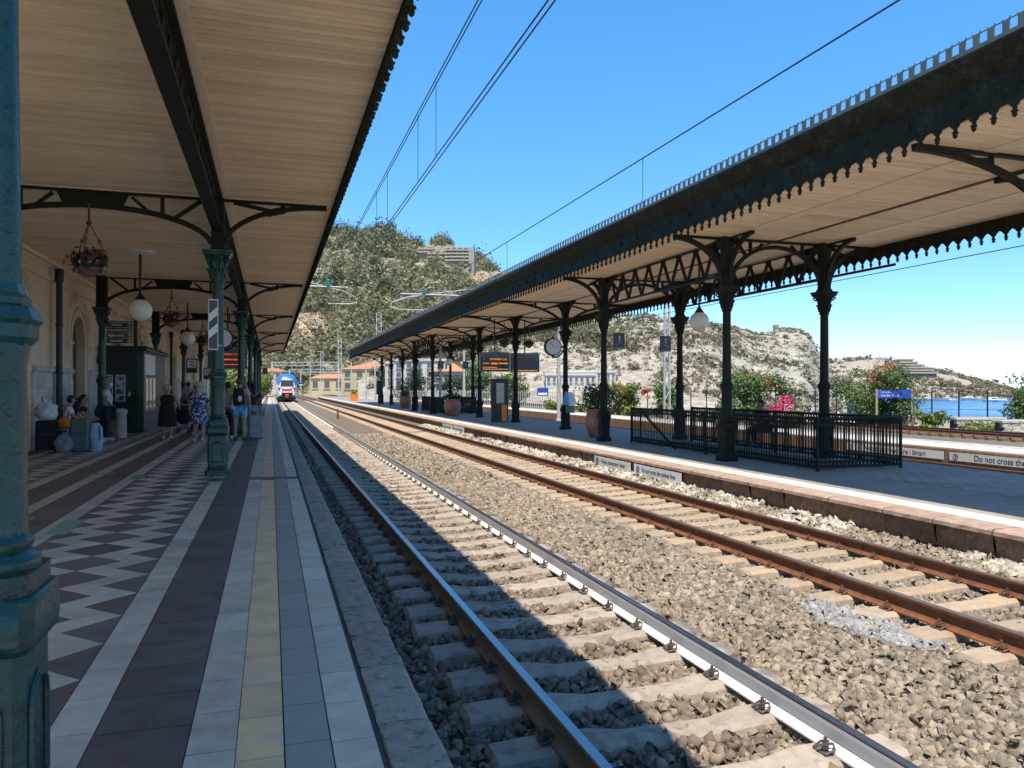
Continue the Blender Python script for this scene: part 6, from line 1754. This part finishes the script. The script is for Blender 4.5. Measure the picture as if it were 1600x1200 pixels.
# ================================================================== GARDEN STRIP ON THE SEA SIDE
def shrub(name, label, u, vb, d, w, h, m, nleaf, leaf, extra=(), seed=1, cat='bush', trunk=True, sprigs=0):
    p = W(u, vb, d); base = Vector((p.x, p.y, -0.75))
    t = thing(name, label, cat, tuple(base))
    rng = np.random.default_rng(seed)
    n = 16
    if trunk:
        b = MB(); rr_ = random.Random(seed)
        for k in range(6):
            a = rr_.uniform(0, 6.28); q = rr_.uniform(0.15, 0.4)*w
            b.tube([(0.1*math.cos(a), 0.1*math.sin(a), 0), (q*0.4*math.cos(a), q*0.4*math.sin(a), h*0.3), (q*math.cos(a), q*math.sin(a), h*0.65)], [0.07, 0.05, 0.02], 6)
        b.build('trunk', M_bark, t)
    cen = np.stack([rng.normal(0, w*0.2, n), rng.normal(0, w*0.2, n), rng.uniform(h*0.18, h*0.82, n)], 1)
    rad = np.stack([np.full(n, w*0.24), np.full(n, w*0.24), np.full(n, h*0.2)], 1)*rng.uniform(0.7, 1.2, (n, 1))
    V, Q, A = leaf_cloud(cen, rad, nleaf//n, leaf, rng, 0.35)
    put(mesh_np('crown', V, Q, m, A), 'crown', t)
    for (dx, dz, r, mm, cnt) in extra:
        n2 = 6
        c2 = np.stack([rng.normal(dx*w, r*0.35, n2), rng.normal(-0.12*w, r*0.35, n2), rng.normal(dz*h, r*0.3, n2)], 1)
        V, Q, A = leaf_cloud(c2, np.full((n2, 3), r*0.45), cnt//n2, leaf*0.85, rng, 0.2)
        put(mesh_np('blossom', V, Q, mm, A), 'blossom', t)
    if sprigs:
        b = MB(); rr_ = random.Random(seed+7); lc = []
        for k in range(sprigs):
            x = rr_.uniform(-0.4, 0.4)*w; L_ = rr_.uniform(0.3, 0.75); dx = rr_.uniform(-0.5, 0.9)
            pts = [(x+dx*q*L_, rr_.uniform(-0.1, 0.1), h*0.8+L_*q*0.9) for q in np.linspace(0, 1, 5)]
            b.tube(pts, [0.014, 0.012, 0.01, 0.007, 0.004], 4); lc += pts[1:]
        b.build('sprigs', M_bark, t)
        V, Q, A = leaf_cloud(np.array(lc), np.full((len(lc), 3), 0.1), 6, leaf*0.7, rng, 0.2); put(mesh_np('sprig_leaves', V, Q, m, A), 'sprig_leaves', t)
    return t
shrub('bougainvillea', 'large green bougainvillea with magenta blossom right of the near stair column', 1178, 640, 44, 3.6, 3.4, M_leaf, 9000, 0.075, ((0.44, 0.42, 0.95, M_pink, 900), (0.15, 0.7, 0.6, M_orangep, 140), (-0.1, 0.8, 0.5, M_red, 60)), 3, sprigs=2)
shrub('bougainvillea', 'round bougainvillea with orange tinged top behind the blue station sign', 1366, 645, 42, 4.0, 3.6, M_leaf, 9600, 0.075, ((0.05, 0.82, 1.1, M_orangep, 420), (0.42, 0.55, 0.5, M_red, 120)), 4, sprigs=9)
shrub('bougainvillea', 'sparse bougainvillea cut by the right edge of the photo', 1600, 648, 40, 2.6, 3.0, M_leaf, 2200, 0.08, ((0.1, 0.8, 0.5, M_red, 40),), 5, sprigs=9)
shrub('bougainvillea', 'bougainvillea with orange red blossom right of the urn column', 972, 640, 55, 2.6, 2.9, M_leafy, 2800, 0.1, ((0.2, 0.75, 0.8, M_orangep, 220), (0.65, 0.62, 0.45, M_red, 130)), 6)
shrub('green_bush', 'dark green bush left of the white lattice mast', 1038, 640, 54, 2.2, 2.7, M_leaf, 2600, 0.1, (), 7)
for i, (u, d, w, h, lab) in enumerate(((1105, 44, 1.8, 0.95, 'low yellow green shrub between lattice mast and large bougainvillea'), (1240, 43, 1.8, 1.1, 'low yellow green shrub under the magenta blossom'), (1452, 39, 1.7, 1.15, 'low yellow green shrub right of the blue station sign'),
                                         (1540, 38, 2.6, 0.6, 'low spreading shrub on the planter near the right edge'), (905, 60, 2.4, 1.3, 'yellow green shrub left of the urn column'), (862, 62, 2.0, 1.4, 'green shrub beside the slim white pole'), (1000, 56, 2.2, 0.7, 'dry yellowish shrub before the lattice mast'))):
    shrub('low_shrub', lab, u, 645, d, w, h, M_leafy, 1300, 0.08, (), 20+i, trunk=True)
for i, (u, v, d, w, h, m, lab) in enumerate(((745, 606, 90, 5, 6.0, M_leaf, 'bright green tree behind the terracotta agave urn'), (712, 606, 105, 5, 4.6, M_leafd, 'dark green tree behind the far railing'), (600, 606, 150, 6, 7, M_leafd, 'dark green tree right of the yellow house'),
                                           (640, 606, 110, 4, 5.6, M_leafd, 'tall dark conifer behind the apartment block'), (458, 606, 300, 26, 13, M_leaf, 'wide green tree belt over the train'), (500, 606, 310, 20, 14, M_leaf, 'second green tree of the belt over the train'), (541, 606, 290, 16, 11, M_leafd, 'dark tree behind the lattice masts'),
                                           (362, 606, 95, 7, 6.5, M_leafy, 'sunlit yellow green tree past the end of the left platform'), (408, 606, 115, 4, 5.5, M_leafy, 'small sunlit tree beside the train'), (330, 606, 100, 7, 7, M_leafy, 'sunlit tree at the end of the station wall'), (803, 606, 80, 4, 4.2, M_leaf, 'small green tree behind the poster totem'))):
    shrub('tree', lab, u, v, d, w, h, m, 2600 if d < 200 else 4200, 0.016*w+0.06, (), 60+i, 'tree')
# planters and fence
rngp = random.Random(9)
blocks = [MB() for _ in range(4)]
for k, b in enumerate(blocks):
    rr_ = random.Random(k); b.cbox(-0.2, 0.2, -0.13, 0.13, 0, 0.2, 0.03); b.v = [(x+rr_.uniform(-.02, .02), y+rr_.uniform(-.02, .02), z+rr_.uniform(-.015, .015)) for x, y, z in b.v]
bme = [b.mesh('stone', M_lime, False) for b in blocks]
for i, (u, d, L_, lab) in enumerate(((1530, 39.5, 2.7, 'low rubble planter wall right of the blue sign'), (1400, 42.5, 3.2, 'low rubble planter wall behind the blue sign posts'), (1260, 44.5, 3.4, 'low rubble planter wall under the magenta blossom'), (1110, 46, 3.4, 'low rubble planter wall behind the near stair railing'), (1600, 36.5, 2.4, 'low planter wall at the right edge of the photo'), (960, 57, 4, 'low planter wall behind the urn column'))):
    p = Wz(u, -0.75, d)
    t = thing('planter_wall', lab, 'wall', tuple(p), R(-12))
    MB().cbox(-L_/2-0.05, L_/2+0.05, -0.2, 0.5, 0.6, 0.72, 0.03).build('coping', M_concrete, t, smooth=False)
    MB().box(-L_/2+0.02, L_/2-0.02, -0.05, 0.4, 0, 0.6).build('wall_core', M_mortar, t, smooth=False)
    for r in range(3):
        x = -L_/2+0.2+(r % 2)*0.1
        while x < L_/2-0.1:
            put(bme[rngp.randrange(4)], 'stone', t, (x, -0.05, r*0.2), 0); x += 0.42
    MB().box(-L_/2+0.1, L_/2-0.1, 0.0, 0.42, 0.721, 0.74).build('soil', M_ground, t, smooth=False)
ft = thing('wire_fence', 'thin post and wire fence along the sea side garden', 'fence', (0, 0, -0.75))
fp0, fp1 = Wz(1640, 0, 41), Wz(880, 0, 72)
pmesh = MB().bar((0, 0, 0), (0, 0, 2.1), 0.06).mesh('fence_post', M_black, False)
N_ = 26
for k in range(N_+1):
    q = fp0.lerp(fp1, k/N_); put(pmesh, 'fence_post', ft, (q.x, q.y, 0))
for z in (0.5, 1.0, 1.5, 2.0):
    MB().tube([(fp0.x, fp0.y, z), (fp1.x, fp1.y, z)], 0.008, 4).build('fence_wire', M_black, ft)
f2 = thing('white_fence', 'pale upright bar fence behind the far stair railing', 'fence', (0, 0, -0.7))
a, b_ = Wz(640, 0, 92), Wz(880, 0, 74)
pm2 = MB().bar((0, 0, 0), (0, 0, 1.9), 0.05).mesh('fence_bar', M_galv, False)
for k in range(90):
    q = a.lerp(b_, k/89); put(pm2, 'fence_bar', f2, (q.x, q.y, 0))
for z in (0.3, 1.7): MB().bar((a.x, a.y, z), (b_.x, b_.y, z), 0.05).build('fence_rail', M_galv, f2)
# small blue notices
for (u, v, d, lab) in ((848, 612, 70, 'small blue notice on the garden fence left of the clock column'), (470, 600, 170, 'small blue and white notice on the sunlit platform end')):
    p = W(u, v, d); t = thing('notice_sign', lab, 'sign', tuple(p), -YAW)
    MB().box(-0.5, 0.5, -0.03, 0.03, -0.4, 0.35).build('panel', M_blue, t, smooth=False); MB().bar((0, 0.05, -p.z-2), (0, 0.05, 0), 0.06).build('post', M_galv, t, smooth=False)
    MB().box(-0.4, 0.4, -0.036, -0.032, -0.3, -0.1).build('white_field', M_whitee, t, smooth=False)
# boats
def boat(label, u, v, L_, cabin):
    d = 9.5*1200/(v-606); p = W(u, v, d)
    t = thing('boat', label, 'boat', (p.x, p.y, -8), -YAW)
    b = MB(); vs = []
    for (x, w_, z) in ((-0.5, 0.11, 0.09), (0.0, 0.13, 0.09), (0.3, 0.1, 0.11), (0.5, 0.005, 0.14)):
        vs += [(x*L_, -w_*L_, z*L_), (x*L_*0.94, -w_*0.6*L_, -0.02*L_), (x*L_*0.94, w_*0.6*L_, -0.02*L_), (x*L_, w_*L_, z*L_)]
    fs = [(i*4+k, i*4+k+1, i*4+5+k, i*4+4+k) for i in range(3) for k in range(3)]+[(0, 4, 7, 3), (4, 8, 11, 7), (8, 12, 15, 11), (0, 3, 2, 1)]
    b.add(vs, fs); b.build('hull', M_whitee if cabin != 2 else M_bwhite, t, smooth=False)
    MB().prism([(-0.3*L_, 0.09*L_), (0.15*L_, 0.09*L_), (0.05*L_, 0.2*L_), (-0.25*L_, 0.2*L_)], -0.08*L_, 0.08*L_, 'xz').build('cabin', M_whitee, t, smooth=False)
    MB().box(-0.22*L_, 0.04*L_, -0.083*L_, 0.083*L_, 0.13*L_, 0.165*L_).build('cabin_window', M_glass, t, smooth=False)
    if cabin == 3: MB().bar((0, 0, 0.1*L_), (0, 0, 1.3*L_), 0.15).build('mast', M_galv, t)
boat('white motor boat on the bay near the right edge', 1555, 628, 16, 1)
boat('dark hulled motor yacht moored under the headland', 1517, 624.5, 14, 2)
boat('white motor boat glimpsed left of the big bougainvillea', 1315, 630, 12, 1)
boat('small sailing boat with bare mast under the headland', 1490, 627, 9, 3)

bpy.data.scenes.remove(_bench)
